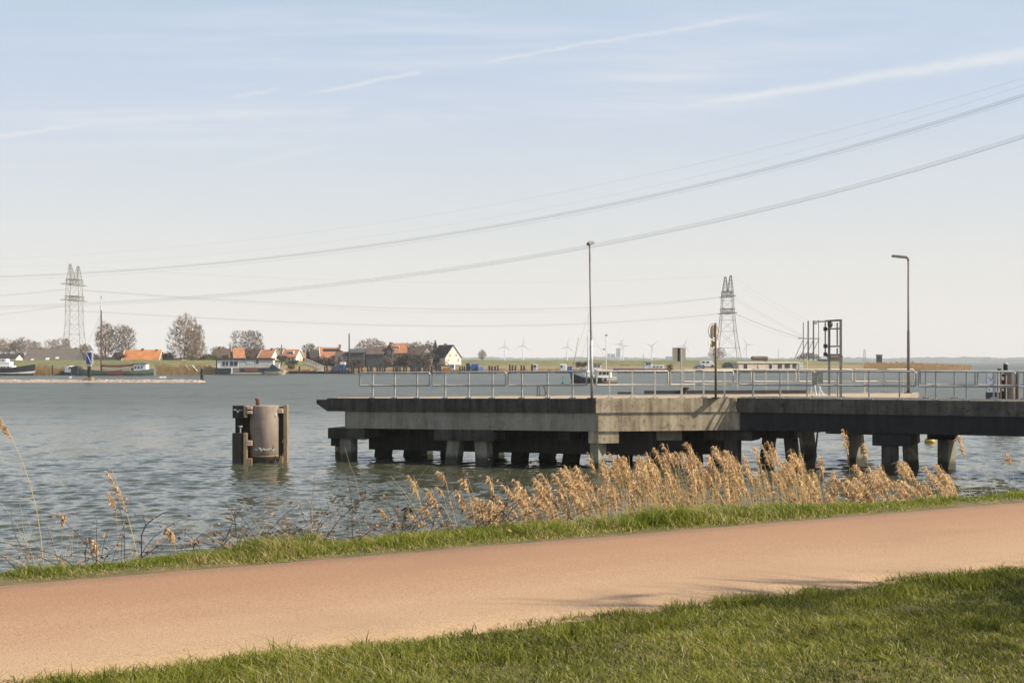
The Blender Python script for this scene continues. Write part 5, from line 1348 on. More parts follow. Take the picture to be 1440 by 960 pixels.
# stone breakwater, sign and beacon
D = 256
bw = [(-160,D)]+[(p,D) for p in range(-140,290,2)]
rows = []
vs=[];fs=[]; prof=[(-3.2,-.6),(-2.2,-.05),(-1.2,.34),(-.4,.52),(.6,.54),(1.6,.3),(2.6,-.6)]
pp = list(np.linspace(-200,288,240))
for px in pp:
    e = min(1,(289-px)/8+.25)
    for j,(dy,z) in enumerate(prof):
        q_ = fbm(np.array([px*.45]),np.array([j*1.3]),4)[0]-.5
        vs.append((X(px,D),D+dy*e+q_*.5,z*e+q_*.5*(z>-.3)))
for i in range(len(pp)-1):
    for j in range(6): fs.append((i*7+j,(i+1)*7+j,(i+1)*7+j+1,i*7+j+1))
k0=(len(pp)-1)*7; fs.append(tuple(k0+j for j in range(7)))
mb=MB(); mb.add([Vector(v) for v in vs],fs); tag(mb.build('breakwater', M['stone'], loc=(X(50,D),D,0)), 'low pale stone breakwater lying in the water at the left', 'breakwater')
z0 = .7
t = thing('waterway_sign', (X(126,D),D,z0), 'blue waterway sign with a white diagonal line and solar panels on the breakwater', 'sign')
pbox(t,'post',123.5,127.5,515,532,D,.6,'rubber'); pbox(t,'plinth',121,131,530.5,535,D,1.6,'timber_lit',-.1); pbox(t,'post_head',122.5,128.5,511.8,515.2,D,.7,'galv')
f = pbox(t,'board_frame',121.4,131.6,494.6,512,D,.10,'white',-.30,.02); pbox(t,'blue_board',122.1,129.6,495.4,511.4,D,.06,'signblue',-.37,.01)
k=D/F; a,b_=Vector((X(122.6,D),D-.41,Zp(496.4,D))),Vector((X(129.2,D),D-.41,Zp(510.6,D)))
mb=MB(); nn=Vector((1,0,.46)).normalized()*.085; mb.add([a-nn,a+nn,b_+nn,b_-nn]+[p+Vector((0,-.012,0)) for p in (a-nn,a+nn,b_+nn,b_-nn)],[(0,1,2,3),(7,6,5,4)]+[(i,(i+1)%4,4+(i+1)%4,4+i) for i in range(4)]); mb.build('diagonal_line', M['white'], t)
for i in range(3):
    mb=MB(); c_=Vector((X(124.6+i*2.9,D),D-.1,Zp(488.2,D))); mb.box(c_,(.08,.5,1.25),0,Matrix.Rotation(R(-32),3,'Y')); mb.build('solar_panel', M['galv_dark'] if i%2 else M['panelgrey'], t)
mb=MB(); mb.tube([(X(126,D),D+.1,Zp(495,D)),(X(127,D),D+.1,Zp(490,D))],.08,6); mb.tube([(X(122.5,D),D+.1,Zp(492.6,D)),(X(132,D),D+.1,Zp(492.6,D))],.06,6); mb.build('panel_bracket', M['galv'], t)
t = thing('harbour_beacon', (X(284,D),D,.3), 'black harbour beacon pillar with a green light on the tip of the breakwater', 'beacon')
mb=MB(); mb.lathe((X(284,D),D,.2),[(.5,0),(.42,.2),(.34,.3),(.30,2.4)],14); mb.build('pillar', M['rubber'], t)
mb=MB(); mb.lathe((X(284,D),D,2.6),[(.2,0),(.2,.3),(.12,.45)],12); mb.build('lantern', M['tealdark'], t)
for px in (99,226,229.5,232):
    mb=MB(); p=Vector((X(px,D),D-.3,.85)); mb.ball(p+Vector((0,0,.12)),.2,8,6,(1.5,.8,.8)); mb.ball(p+Vector((.25,0,.28)),.1,8,6)
    o=mb.build('gull', M['white'] , loc=p, smooth=True); tag(o,'small white gull resting on the stone breakwater','gull','gulls on the breakwater')
# grey houseboat
D = 402; t = thing('houseboat', (X(355,D),D,0), 'grey and white boarded houseboat with a flat dark roof and navy hull', 'houseboat')
pbox(t,'hull',305.5,392,517.3,528,D,5.5,'navy'); pbox(t,'boarded_wall',306,341,505.6,517.3,D,5.0,'wall_slate',.05); pbox(t,'wall',307.5,385,506,517.2,D,4.9,'white',-.1); pbox(t,'roof',304.8,385.5,503.4,506,D,5.8,'tile_dark')
pbox(t,'grey_boarding',339,385,507.2,516.8,D,.12,'wall_light',-2.58,.02)
for x0,x1 in ((315,318.5),(319.5,323),(325,329.7),(330.5,336)): 
    f_=pbox(t,'window',x0-.5,x1+.5,507.2,514.6,D,.14,'white',-2.58,.02); pbox(t,'pane',x0,x1,507.9,514,D,.06,'glass',-2.67,.01,f_)
pbox(t,'window',348,355.5,506.8,511.4,D,.1,'panelgrey',-2.68,.02); pbox(t,'window',361.5,364.5,506.6,511,D,.1,'glass',-2.68,.02)
pbox(t,'white_hull_panel',327,329,516.5,525,D,.1,'white',-2.84,.02); pbox(t,'side_walkway',326,387,523.6,525.6,D,1.2,'tanhull',-3.2)
pbox(t,'hull_port',330,338,518,522.5,D,.08,'galv_dark',-2.8,.02); pbox(t,'hull_port',345,364,518,521.5,D,.08,'redbrown',-2.8,.02)
mb=MB(); mb.tube([W(313,506,D),W(313,490,D)],.05,6); mb.build('mast', M['galv_dark'], t)
mb=MB(); mb.tube([W(356.5,525,D-3.4),W(356.5,508,D-3.4)],.05,6); mb.build('mooring_post', M['darksteel'], t)
D = 398; t = thing('covered_boat', (X(383,D),D,0), 'small boat under a dark green tarpaulin at the right end of the houseboat', 'boat')
mb=MB(); hull(mb,(X(387,D),D,0),28/F*D,2.4,1.0,1.5,1.1,1); mb.build('hull', M['tanhull'], t)
mb=MB(); mb.add([W(373,523,D-.9),W(383,511.5,D-.9),W(390,517,D-.9),W(399,522,D-.9),W(373,523,D+.9),W(383,511.5,D+.9),W(390,517,D+.9),W(399,522,D+.9),W(383,524,D-1.1),W(383,524,D+1.1)],[(0,8,2,1),(8,3,2),(4,5,6,9),(9,6,7),(0,1,5,4),(1,2,6,5),(2,3,7,6)]); mb.build('tarpaulin', M['greentarp'], t)
pbox(t,'windscreen',386,392.5,511.5,518,D,1.4,'panelgrey',0.4)
# quay pontoon, gangway, posts
D = 428; t = thing('pontoon', (X(450,D),D,0), 'long dark floating pontoon along the bank below the village', 'pontoon')
pbox(t,'deck',406.5,493,521.6,523.4,D,2.6,'timber'); pbox(t,'float',407,492.5,523.4,530,D,2.4,'rubber')
D = 434; t = thing('gangway', W(440,515,D), 'pale lattice gangway sloping down from the dike to the dark pontoon', 'gangway')
a0_,b0_=W(429,511.5,D),W(456,521.5,D)
for dy in (-.6,.6):
    mb=MB(); up=Vector((0,0,1.9)); o_=Vector((0,dy,0)); mb.tube([a0_+o_,b0_+o_],.12,4); mb.tube([a0_+o_+up,b0_+o_+up*.8],.12,4)
    for q_ in range(9):
        p_,r_=a0_.lerp(b0_,q_/8)+o_,a0_.lerp(b0_,min(1,(q_+1)/8))+o_; mb.tube([p_,p_+up*(1-.2*q_/8)],.08,4)
        if q_<8: mb.tube([p_+up*(1-.2*q_/8),r_],.07,4)
    mb.build('truss', M['cream'], t)
mb=MB(); mb.tube([a0_,b0_],.5,4); mb.build('walkway', M['tanhull'], t)
pbox(t,'landing',446,456,521,522.2,D,1.5,'white',-1)
for px,y0,y1,D,r,lb in ((491,469,526,427,.24,'tall dark steel pole rising from the water beside the blue work boat'),(396,484.5,514,441,.17,'dark pole standing on the bank right of the houseboat'),(1095,490,507,700,.12,'thin utility pole on the horizon left of the four steel poles'),(257,496,509,440,.09,'thin pale lamp pole on the dike in front of the tallest poplar'),(678,489,508,500,.05,'thin mast on the dike by the lone saplings')):
    mb=MB(); mb.tube([W(px,y1,D),W(px,y0,D)],[r,r*.8],8); m_= 'darksteel' if r>.15 else 'galv'
    tag(mb.build('pole', M[m_], loc=W(px,y1,D)), lb, 'pole')
D=440
mb=MB(); mb.bevbox(W(258.3,508.5,D),(1.3,.7,1.4),0,.05); tag(mb.build('switch_box', M['cream'], loc=W(258.3,511,D)),'small cream switch box at the foot of the pale pole on the dike','switch box')
for a_,b_,lb in (((261,513),(266,519.5),'left of two white boards leaning on the reed bank'),((270.5,513.8),(277.5,521.5),'right of two white boards leaning on the reed bank')):
    mb=MB(); mb.tube([W(*a_,400),W(*b_,398)],.16,4); tag(mb.build('board', M['white'], loc=W(*b_,398)),lb,'board')
mb=MB(); mb.tube([W(74,527,381),W(74,513,381)],[.2,.17],7); tag(mb.build('mooring_pile', M['timber'], loc=W(74,527,381)),'lone slim wooden post in front of the left reed belt','pile')
# mooring piles: one, then copies
PX=[421,456.5,460,482,486,494.5,497.5,505,509,517.5,520.5,523.5,531,534.5,538,541,553.5,557,559.5,562.5,568,571.3,578.3,581,583.6,586.3,589,591.7,596.5,599.6,603,607,614,617.5,619.8,647,650,653.2,661,664.3,669,688.6,692,696.6,700,717,720.6,724.4,733,737,748]
mb=MB(); mb.lathe((0,0,0),[(.27,-1.5),(.25,2.2),(.16,2.32)],8); proto=mb.build('mooring_pile', M['piledark'], loc=(0,0,0))
tag(proto,'dark mooring pile in the long row standing in the water before the green dike','pile','mooring piles along the village quay')
for i,px in enumerate(PX):
    o=proto if i==0 else proto.copy()
    if i: COL.objects.link(o)
    D=425+random.uniform(-3,6) if px<650 else 440+random.uniform(-4,8)
    o.location=(X(px,D),D,0); o.scale=(random.uniform(1.0,1.45),)*2+(random.uniform(1.05,1.3),); o.rotation_euler=(random.gauss(0,.02),random.gauss(0,.025),random.random())
# work boats along the piles
D=432; t=thing('work_boat',(X(478,D),D,0),'blue work boat with a white wheelhouse top beside the tall dark pole','work boat')
mb=MB(); hull(mb,(X(478,D),D,0),26/F*D,2.8,1.0,1.6,1.0,1); mb.build('hull', M['blackhull'], t)
pbox(t,'wheelhouse',478,485.5,511.5,522,D,2.0,'blue'); pbox(t,'wheelhouse_top',478.5,485.8,509,512.5,D,2.2,'white',-.1); pbox(t,'crane_base',470.5,477,513,522,D,1.6,'galv_dark'); pbox(t,'deck_cargo',466,471,515.5,522,D,1.4,'bluegrey')
mb=MB(); mb.tube([W(473,513,D),W(481,508.5,D)],.14,5); mb.tube([W(481,508.5,D),W(482,504,D)],.1,5); mb.build('crane_arm', M['galv_dark'], t)
D=444; t=thing('excavator',(X(631,D),D,.6),'orange excavator with a glazed cab working on a dark barge among the piles','excavator')
pbox(t,'body',623.5,634,516,521.3,D,2.6,'orange',0,.3); c_=pbox(t,'cab',632.5,640,511.6,519.5,D,2.0,'white',-.3,.2); pbox(t,'cab_glass',633.5,639,512.4,517,D,.1,'bluegrey',-1.35,.02,c_); pbox(t,'tracks',625,639,521.3,523.4,D,3.0,'rubber')
mb=MB(); mb.tube([W(634,516,D-.4),W(628,508.5,D-.4)],.28,4); mb.build('boom', M['cream'], t)
mb=MB(); mb.tube([W(628,508.5,D-.4),W(625.5,513,D-.4)],.2,4); mb.build('arm', M['cream'], t)
mb=MB(); mb.bevbox((X(632,D),D+.2,.35),(11,4,.75),0,.1); tag(mb.build('work_barge', M['rubber'], loc=(X(632,D),D,0)),'flat dark work barge carrying the orange excavator','barge')
D=446; t=thing('work_barge',(X(669,D),D,0),'work barge loaded with a bright blue container and pale blue pump','barge')
pbox(t,'hull',655,684,521.8,528,D,4.5,'blackhull'); pbox(t,'container',663.5,673,511.5,521.8,D,2.4,'blue'); pbox(t,'navy_tank',655.5,660.5,510.5,521.8,D,2.2,'navy'); pbox(t,'pump',674,681,515.5,521.8,D,2,'bluelight'); pbox(t,'grey_frame',660.6,663.4,511.5,521,D,1.6,'panelgrey'); pbox(t,'dark_machine',668,672,515.5,521,D,.4,'navy',-1.5)
D=452; t=thing('cabin_boat',(X(754,D),D,0),'grey cabin boat moored among the piles left of the small white cabin boat','boat')
mb=MB(); hull(mb,(X(757,D),D,0),34/F*D,2.8,.7,1.2,.8,1); mb.build('hull', M['rubber'], t); pbox(t,'cabin',749.5,755.5,512,520.5,D,2,'panelgrey',0,.2); pbox(t,'window',750.5,754,513.2,516,D,.1,'glass',-1.05)
D=454; t=thing('cabin_boat',(X(795,D),D,0),'small white cabin boat with a blue box left of the dark cruiser','boat')
mb=MB(); hull(mb,(X(795,D),D,0),30/F*D,2.8,.9,1.3,.9,1); mb.build('hull', M['navy'], t); pbox(t,'cabin',787,796.5,511.8,520.5,D,2.2,'white',0,.2); pbox(t,'window',788.5,791,513.5,516.5,D,.1,'glass',-1.15); pbox(t,'blue_box',798,804.5,515,521.5,D,2,'blue')
# dark blue cabin cruiser in front
D=250; t=thing('cabin_cruiser',(X(835,D),D,0),'cabin cruiser with navy bow, cream wheelhouse and white mast beyond the lamp post','cabin cruiser')
mb=MB(); hull(mb,(X(836,D),D,0),62/F*D,2.96,1.12,2.1,1.25,-1,R(-6),.4); mb.build('hull', M['cream'], t)
mb=MB(); hull(mb,(X(824.3,D),D-.08,0),42/F*D,3.10,1.0,2.22,1.0,-1,R(-6),.5,full=1); mb.build('navy_bow', M['navy'], t)
mb=MB(); hull(mb,(X(836,D),D,-.28),62.5/F*D,3.14,.42,.42,.42,-1,R(-6),.4,.05,.8,.99); mb.build('waterline_band', M['redbrown'], t)
pbox(t,'cabin',820,839,521,529,D,2.2,'whitedark',.1,.3); c_=pbox(t,'wheelhouse',838,859,520.5,530,D,2.3,'white',-.05,.2); pbox(t,'wheelhouse_roof',836.5,860.5,519.2,520.7,D,2.6,'cream')
for x0,x1 in ((841,844.5),(846,850.5),(852,856)): pbox(t,'window',x0,x1,522.5,526.5,D,.08,'glass',-1.24,.02,c_)
pbox(t,'fender',848,851,531.5,536,D,.3,'rubber',-1.7,.1); pbox(t,'fender',835,837.5,531.5,536,D,.3,'white',-1.75,.1)
mb=MB(); mb.tube([W(827,522,D),W(827,474,D)],[.15,.11],8); mb.tube([W(827,476,D),W(828,438,D)],[.06,.04],6); mb.build('mast', M['white'], t)
for a_,b_ in (((828,440),(803,519)),((827,462),(864,523)),((827,470),(812,520))):
    mb=MB(); mb.tube([W(*a_,D),W(*b_,D-.2)],.018,4); mb.build('stay', M['galv_dark'], t)
mb=MB(); mb.tube([W(805,518,D-.2),W(813,475,D-.2)],.045,6); mb.build('derrick', M['timber_lit'], t)
mb=MB(); 
for q_ in range(6): mb.tube([W(804+q_*4,521.5-q_*.3,D-.6),W(804+q_*4,517.5-q_*.3,D-.6)],.022,4)
mb.tube([W(804,517.5,D-.6),W(826,516,D-.6)],.022,4); mb.build('bow_rail', M['white'], t)
mb=MB(); 
for q_ in range(5): mb.tube([W(858+q_*2.2,529-q_*.3,D-.7),W(858+q_*2.2,524.5-q_*.3,D-.7)],.022,4)
mb.tube([W(858,524.5,D-.7),W(867,523.3,D-.7)],.03,4); mb.build('stern_rail', M['cream'], t)
D=458; t=thing('trawler',(X(840,D),D,0),'white wheelhouse of a boat lying behind the dark cabin cruiser','boat')
mb=MB(); hull(mb,(X(838,D),D,0),44/F*D,3.6,1.0,1.8,1.1,-1); mb.build('hull', M['whitedark'], t); pbox(t,'wheelhouse',834,845,512,520.5,D,2.4,'white'); pbox(t,'window',835.5,838.5,513.2,516,D,.1,'glass',-1.24); pbox(t,'window',840,843.5,513.2,516,D,.1,'glass',-1.24); pbox(t,'red_roof',832.5,846,510.8,512.1,D,2.8,'redbrown')
mb=MB(); mb.tube([W(833,511,D),W(830,500,D)],.07,5); mb.tube([W(836,513,D-.3),W(849,509.5,D-.3)],.08,5); mb.build('derrick', M['timber_lit'], t)
D=464; t=thing('cargo_barge',(X(900,D),D,0),'long low barge with a red deck edge and white aft wheelhouse','barge')
mb=MB(); hull(mb,(X(899,D),D,0),94/F*D,5,1.05,1.5,1.2,-1,0,.12); mb.build('hull', M['blackhull'], t)
pbox(t,'red_coaming',858,941,518.2,520.4,D,4.6,'redbrown'); pbox(t,'hatch_cover',864,905,516.4,518.2,D,4.0,'pinkgrey'); c_=pbox(t,'wheelhouse',906,916.5,508.6,518.5,D,3,'white'); pbox(t,'accommodation',914,933,513.2,518.6,D,3.4,'white',.1); pbox(t,'wheelhouse_roof',904,918,507.4,508.8,D,3.6,'tanhull')
for x0 in (908,911.5): pbox(t,'window',x0,x0+2.6,510,512.8,D,.1,'glass',-1.54,.02,c_)
for x0 in (918.5,923,928): pbox(t,'window',x0,x0+2,514.5,516.5,D,.1,'glass',-1.64,.02)
pbox(t,'deck_frame',872,885,512.6,514,D,1.5,'galv_dark'); 
mb=MB(); mb.tube([W(873,517,D),W(873,513,D)],.06,5); mb.tube([W(884,517,D),W(884,513,D)],.06,5); mb.build('frame_leg', M['galv_dark'], t)
mb=MB(); mb.tube([W(904.5,508,D),W(904.5,497,D)],.08,5); mb.build('radar_mast', M['galv_dark'], t)
D=455; t=thing('light_mast',W(852,522,D),'white light mast with two small lamps beside the barge, right of the cruiser','light mast')
mb=MB(); mb.tube([W(852.3,523,D),W(852.3,472,D)],[.16,.10],8); mb.build('pole', M['white'], t)
mb=MB(); mb.bevbox(W(852.6,471.3,D),(.8,.5,.5),0,.1); mb.build('lamp', M['galv_dark'], t)
mb=MB(); mb.bevbox(W(849,491,D),(.7,.5,.5),0,.1); mb.tube([W(849,491.5,D),W(852.3,492.3,D)],.06,5); mb.build('lamp', M['galv_dark'], t)
# houseboat on the right
D=470; t=thing('houseboat',(X(1080,D),D,0),'long sand coloured houseboat behind the jetty railing at the right','houseboat')
pbox(t,'hull',1026,1131,519.8,528,D,5.6,'blackhull'); pbox(t,'wall',1031,1128,510.2,519.8,D,5,'wall_tan'); pbox(t,'roof',1028.5,1123,508.6,510.4,D,5.6,'cream')
for x0,x1,y0 in ((1039.5,1043.5,512),(1078,1081.5,512),(1091,1096.5,511.5),(1101.5,1108.5,511.5),(1113.5,1118.5,511.5)):
    f_=pbox(t,'window',x0-.6,x1+.6,y0-.5,518.6,D,.1,'wall_grey',-2.54,.02); pbox(t,'pane',x0,x1,y0,518,D,.06,'glass',-2.62,.01,f_)
pbox(t,'white_cabin',1120.5,1128.4,511,519.6,D,4.6,'white',-.2); pbox(t,'window',1123,1127,512,517,D,.06,'panelgrey',-2.55,.01)
pbox(t,'partition',1059.7,1060.6,510.3,519.8,D,.1,'wall_grey',-2.53,.01); pbox(t,'white_door',1079.5,1082,510.8,519.5,D,.08,'white',-2.56,.01)
mb=MB(); 
for q_ in range(14): mb.tube([W(1096+q_*2.4,519.8,D-2.7),W(1096+q_*2.4,516.6,D-2.7)],.03,4)
mb.tube([W(1096,516.6,D-2.7),W(1128,516.6,D-2.7)],.03,4); mb.build('deck_rail', M['white'], t)

bpy.data.objects[t.name].rotation_euler.z = R(14)
bpy.data.objects['houseboat'].rotation_euler.z = R(6)
bpy.data.objects['cabin_cruiser'].rotation_euler.z = R(7)
def car(label, px, yb, D, L, Hh, body, yaw=0.0, cat='car', van=False):
    k=D/F; c=W(px,yb,D); c.z=max(c.z, gnd(px,D)+.02) if False else c.z
    name={'car':'parked_car','van':'parked_van','caravan':'caravan'}[cat]
    t=thing(name,c,label,cat); m3=Matrix.Rotation(yaw,3,'Z'); Wd=1.8
    s=L/4.4; h=Hh/1.5
    side=[(-2.2,.35),(-2.2,.85),(-1.95,.98),(-1.5,1.42),(.55,1.46),(1.15,.98),(2.05,.82),(2.2,.6),(2.2,.35)] if not van else [(-2.2,.35),(-2.2,1.45),(-2.1,1.52),(1.2,1.52),(1.75,.98),(2.15,.82),(2.2,.35)]
    def P(x,y,z): return c+m3@Vector((x*s,y,z*h))
    n=len(side); mb=MB(); vs=[P(x,-Wd/2*(.86 if z>1.2 else 1),z) for x,z in side]+[P(x,Wd/2*(.86 if z>1.2 else 1),z) for x,z in side]
    mb.add(vs,[tuple(range(n-1,-1,-1)),tuple(range(n,2*n))]+[(i,(i+1)%n,n+(i+1)%n,n+i) for i in range(n)]); b_=mb.build('body', M[body], t)
    for x0,x1 in (((-1.35,-.5),(-.42,.5)) if not van else ((-1.7,-.9),(-.5,.4))):
        mb=MB()
        for sy in (-1,1):
            q_=[P(x0,sy*Wd*.495,1.02),P(x1+.25*(x1>.4),sy*Wd*.495,1.02),P(x1,sy*Wd*.452,1.36),P(x0,sy*Wd*.452,1.36)]; o_=m3@Vector((0,sy*.02,0)); mb.add(q_+[p+o_ for p in q_],[(0,1,2,3),(4,5,6,7),(0,1,5,4),(1,2,6,5),(2,3,7,6),(3,0,4,7)])
        mb.build('window', M['glass'], b_)
    for x in (-1.4,1.4):
        for sy in (-1,1):
            mb=MB(); mb.tube([P(x,sy*(Wd/2-.18),.32),P(x,sy*(Wd/2+.02),.32)],.33*h,12); mb.build('wheel', M['rubber'], t)
    return t
car('blue grey car parked in front of the white camper behind the jetty railing',984,517.8,482,4.2,1.25,'bluegrey',R(4))
car('white camper van standing on the dike left of the round sign post',995,517.0,486,5.6,2.7,'white',0,'van',True)
car('dark grey off-roader parked right of the round sign post',1025,518.3,484,5.2,2.5,'darkcar',R(2),'car')
car('light blue car parked near the four steel poles',1143,510.8,560,4.5,1.35,'bluelight',R(-3))
car('dark blue van parked right of the light blue car',1157,510.6,562,5.0,1.7,'navy',R(3),'van',True)
car('long white caravan parked on the dike above the grey cabin boat',766,511.5,500,5.2,1.5,'white',0,'caravan',True)
car('small white car parked on the dike below the tall orange house',564,510.0,470,3.8,1.3,'white')
t=thing('traffic_tower',W(1236,512,552),'dark square signal tower standing on the grassy spit','tower')
D=552; pbox(t,'shaft',1233,1239.6,500,513.5,D,1.9,'towerdark'); pbox(t,'cap',1232.4,1240.3,498.3,500.2,D,2.4,'galv_dark'); pbox(t,'light',1235.8,1237.2,497,498.4,D,.4,'white')
pylon_small=thing('lattice_tower',W(1215.5,509,640),'small hazy lattice tower left of the dark square signal tower','lattice tower')
D=640; mb=MB(); k=D/F
for a_,b_ in ((-2.4,-1),(2.4,-1),(2.4,1),(-2.4,1)): mb.tube([W(1215.5+a_,509,D+b_*.8),W(1215.8+a_*.3,491,D+b_*.25)],.1,4)
mb.build('leg_frame', M['steelpylon2'], pylon_small)
mb=MB()
for q_ in range(6):
    f0,f1=q_/6,(q_+1)/6; w0,w1=2.4-1.68*f0,2.4-1.68*f1
    for sy in (-1,1):
        mb.tube([W(1215.5-w0,509-18*f0,D+sy*.7),W(1215.5+w1,509-18*f1,D+sy*.7)],.06,4); mb.tube([W(1215.5+w0,509-18*f0,D+sy*.7),W(1215.5-w1,509-18*f1,D+sy*.7)],.06,4)
mb.build('bracing', M['steelpylon2'], pylon_small)
mb=MB(); mb.tube([W(1135,520,503),W(1135,500,503)],[.17,.14],7); tag(mb.build('pole', M['cream'], loc=W(1135,520,503)),'pale mooring pole on the bank left of the gantry','pole')

# ------------------------------------------------------------------ reeds and weeds on the near bank
def offD(px, o):
    k=(px-720)/F; return o/(nD[1]+k*nD[0])
def reed_arrays(rs, base, H, lean, L_pl=.36, W_pl=.13, nrib=80, leaves=2, stem_r=.0045, bend=2.2):
    """one reed: returns stem (v,f,sizes,rnd) and plume arrays"""
    ns=9; tt=np.linspace(0,1,ns)
    ax=np.stack([base[0]+lean[0]*tt**bend, base[1]+lean[1]*tt**bend, base[2]+H*(tt-.06*np.hypot(*lean)/max(H,.1)*tt**3)],-1)
    sv=[];sf=[];ss_=[]
    for i in range(ns):
        r=stem_r*(1-.5*tt[i])
        for k in range(3): w=2.094*k; sv.append(ax[i]+np.array([math.cos(w)*r,math.sin(w)*r,0]))
    for i in range(ns-1):
        for k in range(3): j=(k+1)%3; sf+= [i*3+k,i*3+j,(i+1)*3+j,(i+1)*3+k]; ss_.append(4)
    b0=rs.random(); sr=[b0*.7]*len(sv)
    for _ in range(leaves):
        s=rs.uniform(.2,.75); p=ax[0]+(ax[-1]-ax[0])*s; p=np.array([np.interp(s,tt,ax[:,c]) for c in range(3)])
        a=rs.uniform(2.2,4.1); L=rs.uniform(.15,.38); d=np.array([math.cos(a),math.sin(a)*.6,0]); up=rs.uniform(.1,.7)
        sd=np.array([-d[1],d[0],rs.normal()*.5])*.006
        q1=p+d*L*.5+np.array([0,0,up*L*.6]); q2=p+d*L+np.array([0,0,up*L*.35])
        o=len(sv); sv+=[p-sd,p+sd,q1+sd,q1-sd,q2]; sf+=[o,o+1,o+2,o+3,o+3,o+2,o+4]; ss_+=[4,3]; sr+=[min(1,b0*.6+.35)]*5
    # plume
    tl=ax[-1]-ax[-3]; tl/=np.linalg.norm(tl); hl=np.hypot(*lean)+1e-6; ld=np.array([lean[0]/hl,lean[1]/hl,0])
    k=nrib; s=rs.random(k)**.8; env=np.sin(np.pi*(.10+.85*s))**.8
    p=ax[-1]-tl*(s*L_pl)[:,None]+ld*(.05*(1-s)**2)[:,None]
    a=rs.random(k)*2*math.pi
    out=np.stack([np.cos(a),np.sin(a),np.zeros(k)],-1)*.55+ld*rs.uniform(.1,1.1,k)[:,None]
    L=W_pl*env*rs.uniform(.55,1.15,k)
    q1=p+out*(L*.5)[:,None]+np.array([0,0,1])*(L*.42)[:,None]
    q2=p+out*L[:,None]+np.array([0,0,1])*(L*rs.uniform(-.35,.35,k))[:,None]
    sd=np.stack([-out[:,1],out[:,0],rs.normal(0,.6,k)],-1); sd/=np.linalg.norm(sd,axis=1)[:,None]; wd_=rs.uniform(.004,.010,k)[:,None]
    pv=np.stack([p-sd*wd_*.6,p+sd*wd_*.6,q1+sd*wd_,q1-sd*wd_,q2],1).reshape(-1,3)
    o=np.arange(k)[:,None]*5
    pf=np.concatenate([o+np.array([[0,1,2,3]]),o+np.array([[3,2,4]])],1).ravel(); ps_=np.tile([4,3],k)
    pr=np.repeat(np.clip(rs.normal(.45+.15*(b0-.5),.22,k),0,1),5)
    return (np.array(sv),np.array(sf),np.array(ss_),np.array(sr)),(pv,pf,ps_,pr)
def join(lst):
    v=[];f=[];s=[];r=[];o=0
    for a in lst:
        v.append(a[0]); f.append(a[1]+o); s.append(a[2]); r.append(a[3]); o+=len(a[0])
    return np.concatenate(v),np.concatenate(f),np.concatenate(s),np.concatenate(r)
def onbank(px,o):
    D=offD(px,o); x=X(px,D); sA=x*uD[0]+D*uD[1]; return np.array([x,D,float(gz(np.array([sA]),np.array([o]))[0])])
def reedbed(name,label,spec,seed):
    rs=np.random.default_rng(seed); S_=[];P_=[]
    for px,o,ytop,lean,Lp,Wp,nr in spec(rs):
        b=onbank(px,o); zt=Zp(ytop,b[1]); H=zt-b[2]
        if H<.25: continue
        s,p=reed_arrays(rs,b,H,lean,Lp,Wp,nr,leaves=rs.integers(1,4)); S_.append(s); P_.append(p)
    base=S_[0][0][0]
    t=tag(npmesh(name,*join(S_)[:3],M['reedstem'],{'rnd':join(S_)[3]},base=base),label,'reeds',kind='stuff')
    pv,pf,pz,pr=join(P_); npmesh('plumes',pv,pf,pz,M['plume'],{'rnd':pr},base=base).parent=None
    o=bpy.data.objects[-1] if False else None
    return t
def env_main(px): return float(np.interp(px,[690,730,780,830,870,900,950,1000,1050,1100,1125,1150,1175,1195],[700,682,668,652,640,634,630,627,624,618,622,638,650,676]))
def spec_main(rs):
    for _ in range(160):
        px=rs.uniform(845,1192); o=rs.uniform(12.4,15.2)
        yield px+6,o,env_main(px)+rs.random()**1.2*52+rs.normal(0,5),(-rs.uniform(.02,.48),-rs.uniform(-.1,.12)),rs.uniform(.24,.42),rs.uniform(.065,.115),120
    for _ in range(58):
        px=rs.uniform(690,850); o=rs.uniform(12.0,14.4)
        yield px+8,o,env_main(px)+rs.random()**1.2*50,(-rs.uniform(.15,.5),-rs.uniform(0,.1)),rs.uniform(.2,.36),rs.uniform(.08,.14),110
def spec_right(rs):
    for _ in range(75):
        px=1222+150*rs.random(); o=rs.uniform(12.2,14.5)
        y=646+max(0,(1240-px))*.8+max(0,px-1350)*1.0+rs.random()**.8*52
        yield px+6,o,y,(-rs.uniform(.2,.6),-rs.uniform(0,.1)),rs.uniform(.22,.38),rs.uniform(.08,.14),110
def stuff_reeds(name,label,spec,seed):
    rs=np.random.default_rng(seed); S_=[];P_=[]
    for px,o,ytop,lean,Lp,Wp,nr in spec(rs):
        b=onbank(px,o); H=Zp(ytop,b[1])-b[2]
        if H<.25: continue
        s,p=reed_arrays(rs,b,H,lean,Lp,Wp,nr,leaves=int(rs.integers(1,4))); S_.append(s); P_.append(p)
    base=S_[0][0][0]; a=join(S_); b_=join(P_)
    t=tag(npmesh(name,a[0],a[1],a[2],M['reedstem'],{'rnd':a[3]},base=base),label,'reeds',kind='stuff')
    npmesh('plumes',b_[0],b_[1],b_[2],M['plume'],{'rnd':b_[3]},parent=t)
    return t
def spec_stems(rs):
    for _ in range(520):
        px=rs.uniform(770,1195); o=rs.uniform(12.2,15.0)
        yield px+4,o,env_main(px)+26+rs.random()*60,(-rs.uniform(-.12,.3),-rs.uniform(-.1,.1)),.05,.02,3
stuff_reeds('reed_bed','dense golden reed bed with feathery plumes in front of the jetty piles',spec_main,21)
stuff_reeds('reed_stalks','bare golden reed stalks standing inside the dense reed bed',spec_stems,23)
stuff_reeds('reed_bed','smaller looser reed bed with drooping plumes below the footbridge at the right',spec_right,22)
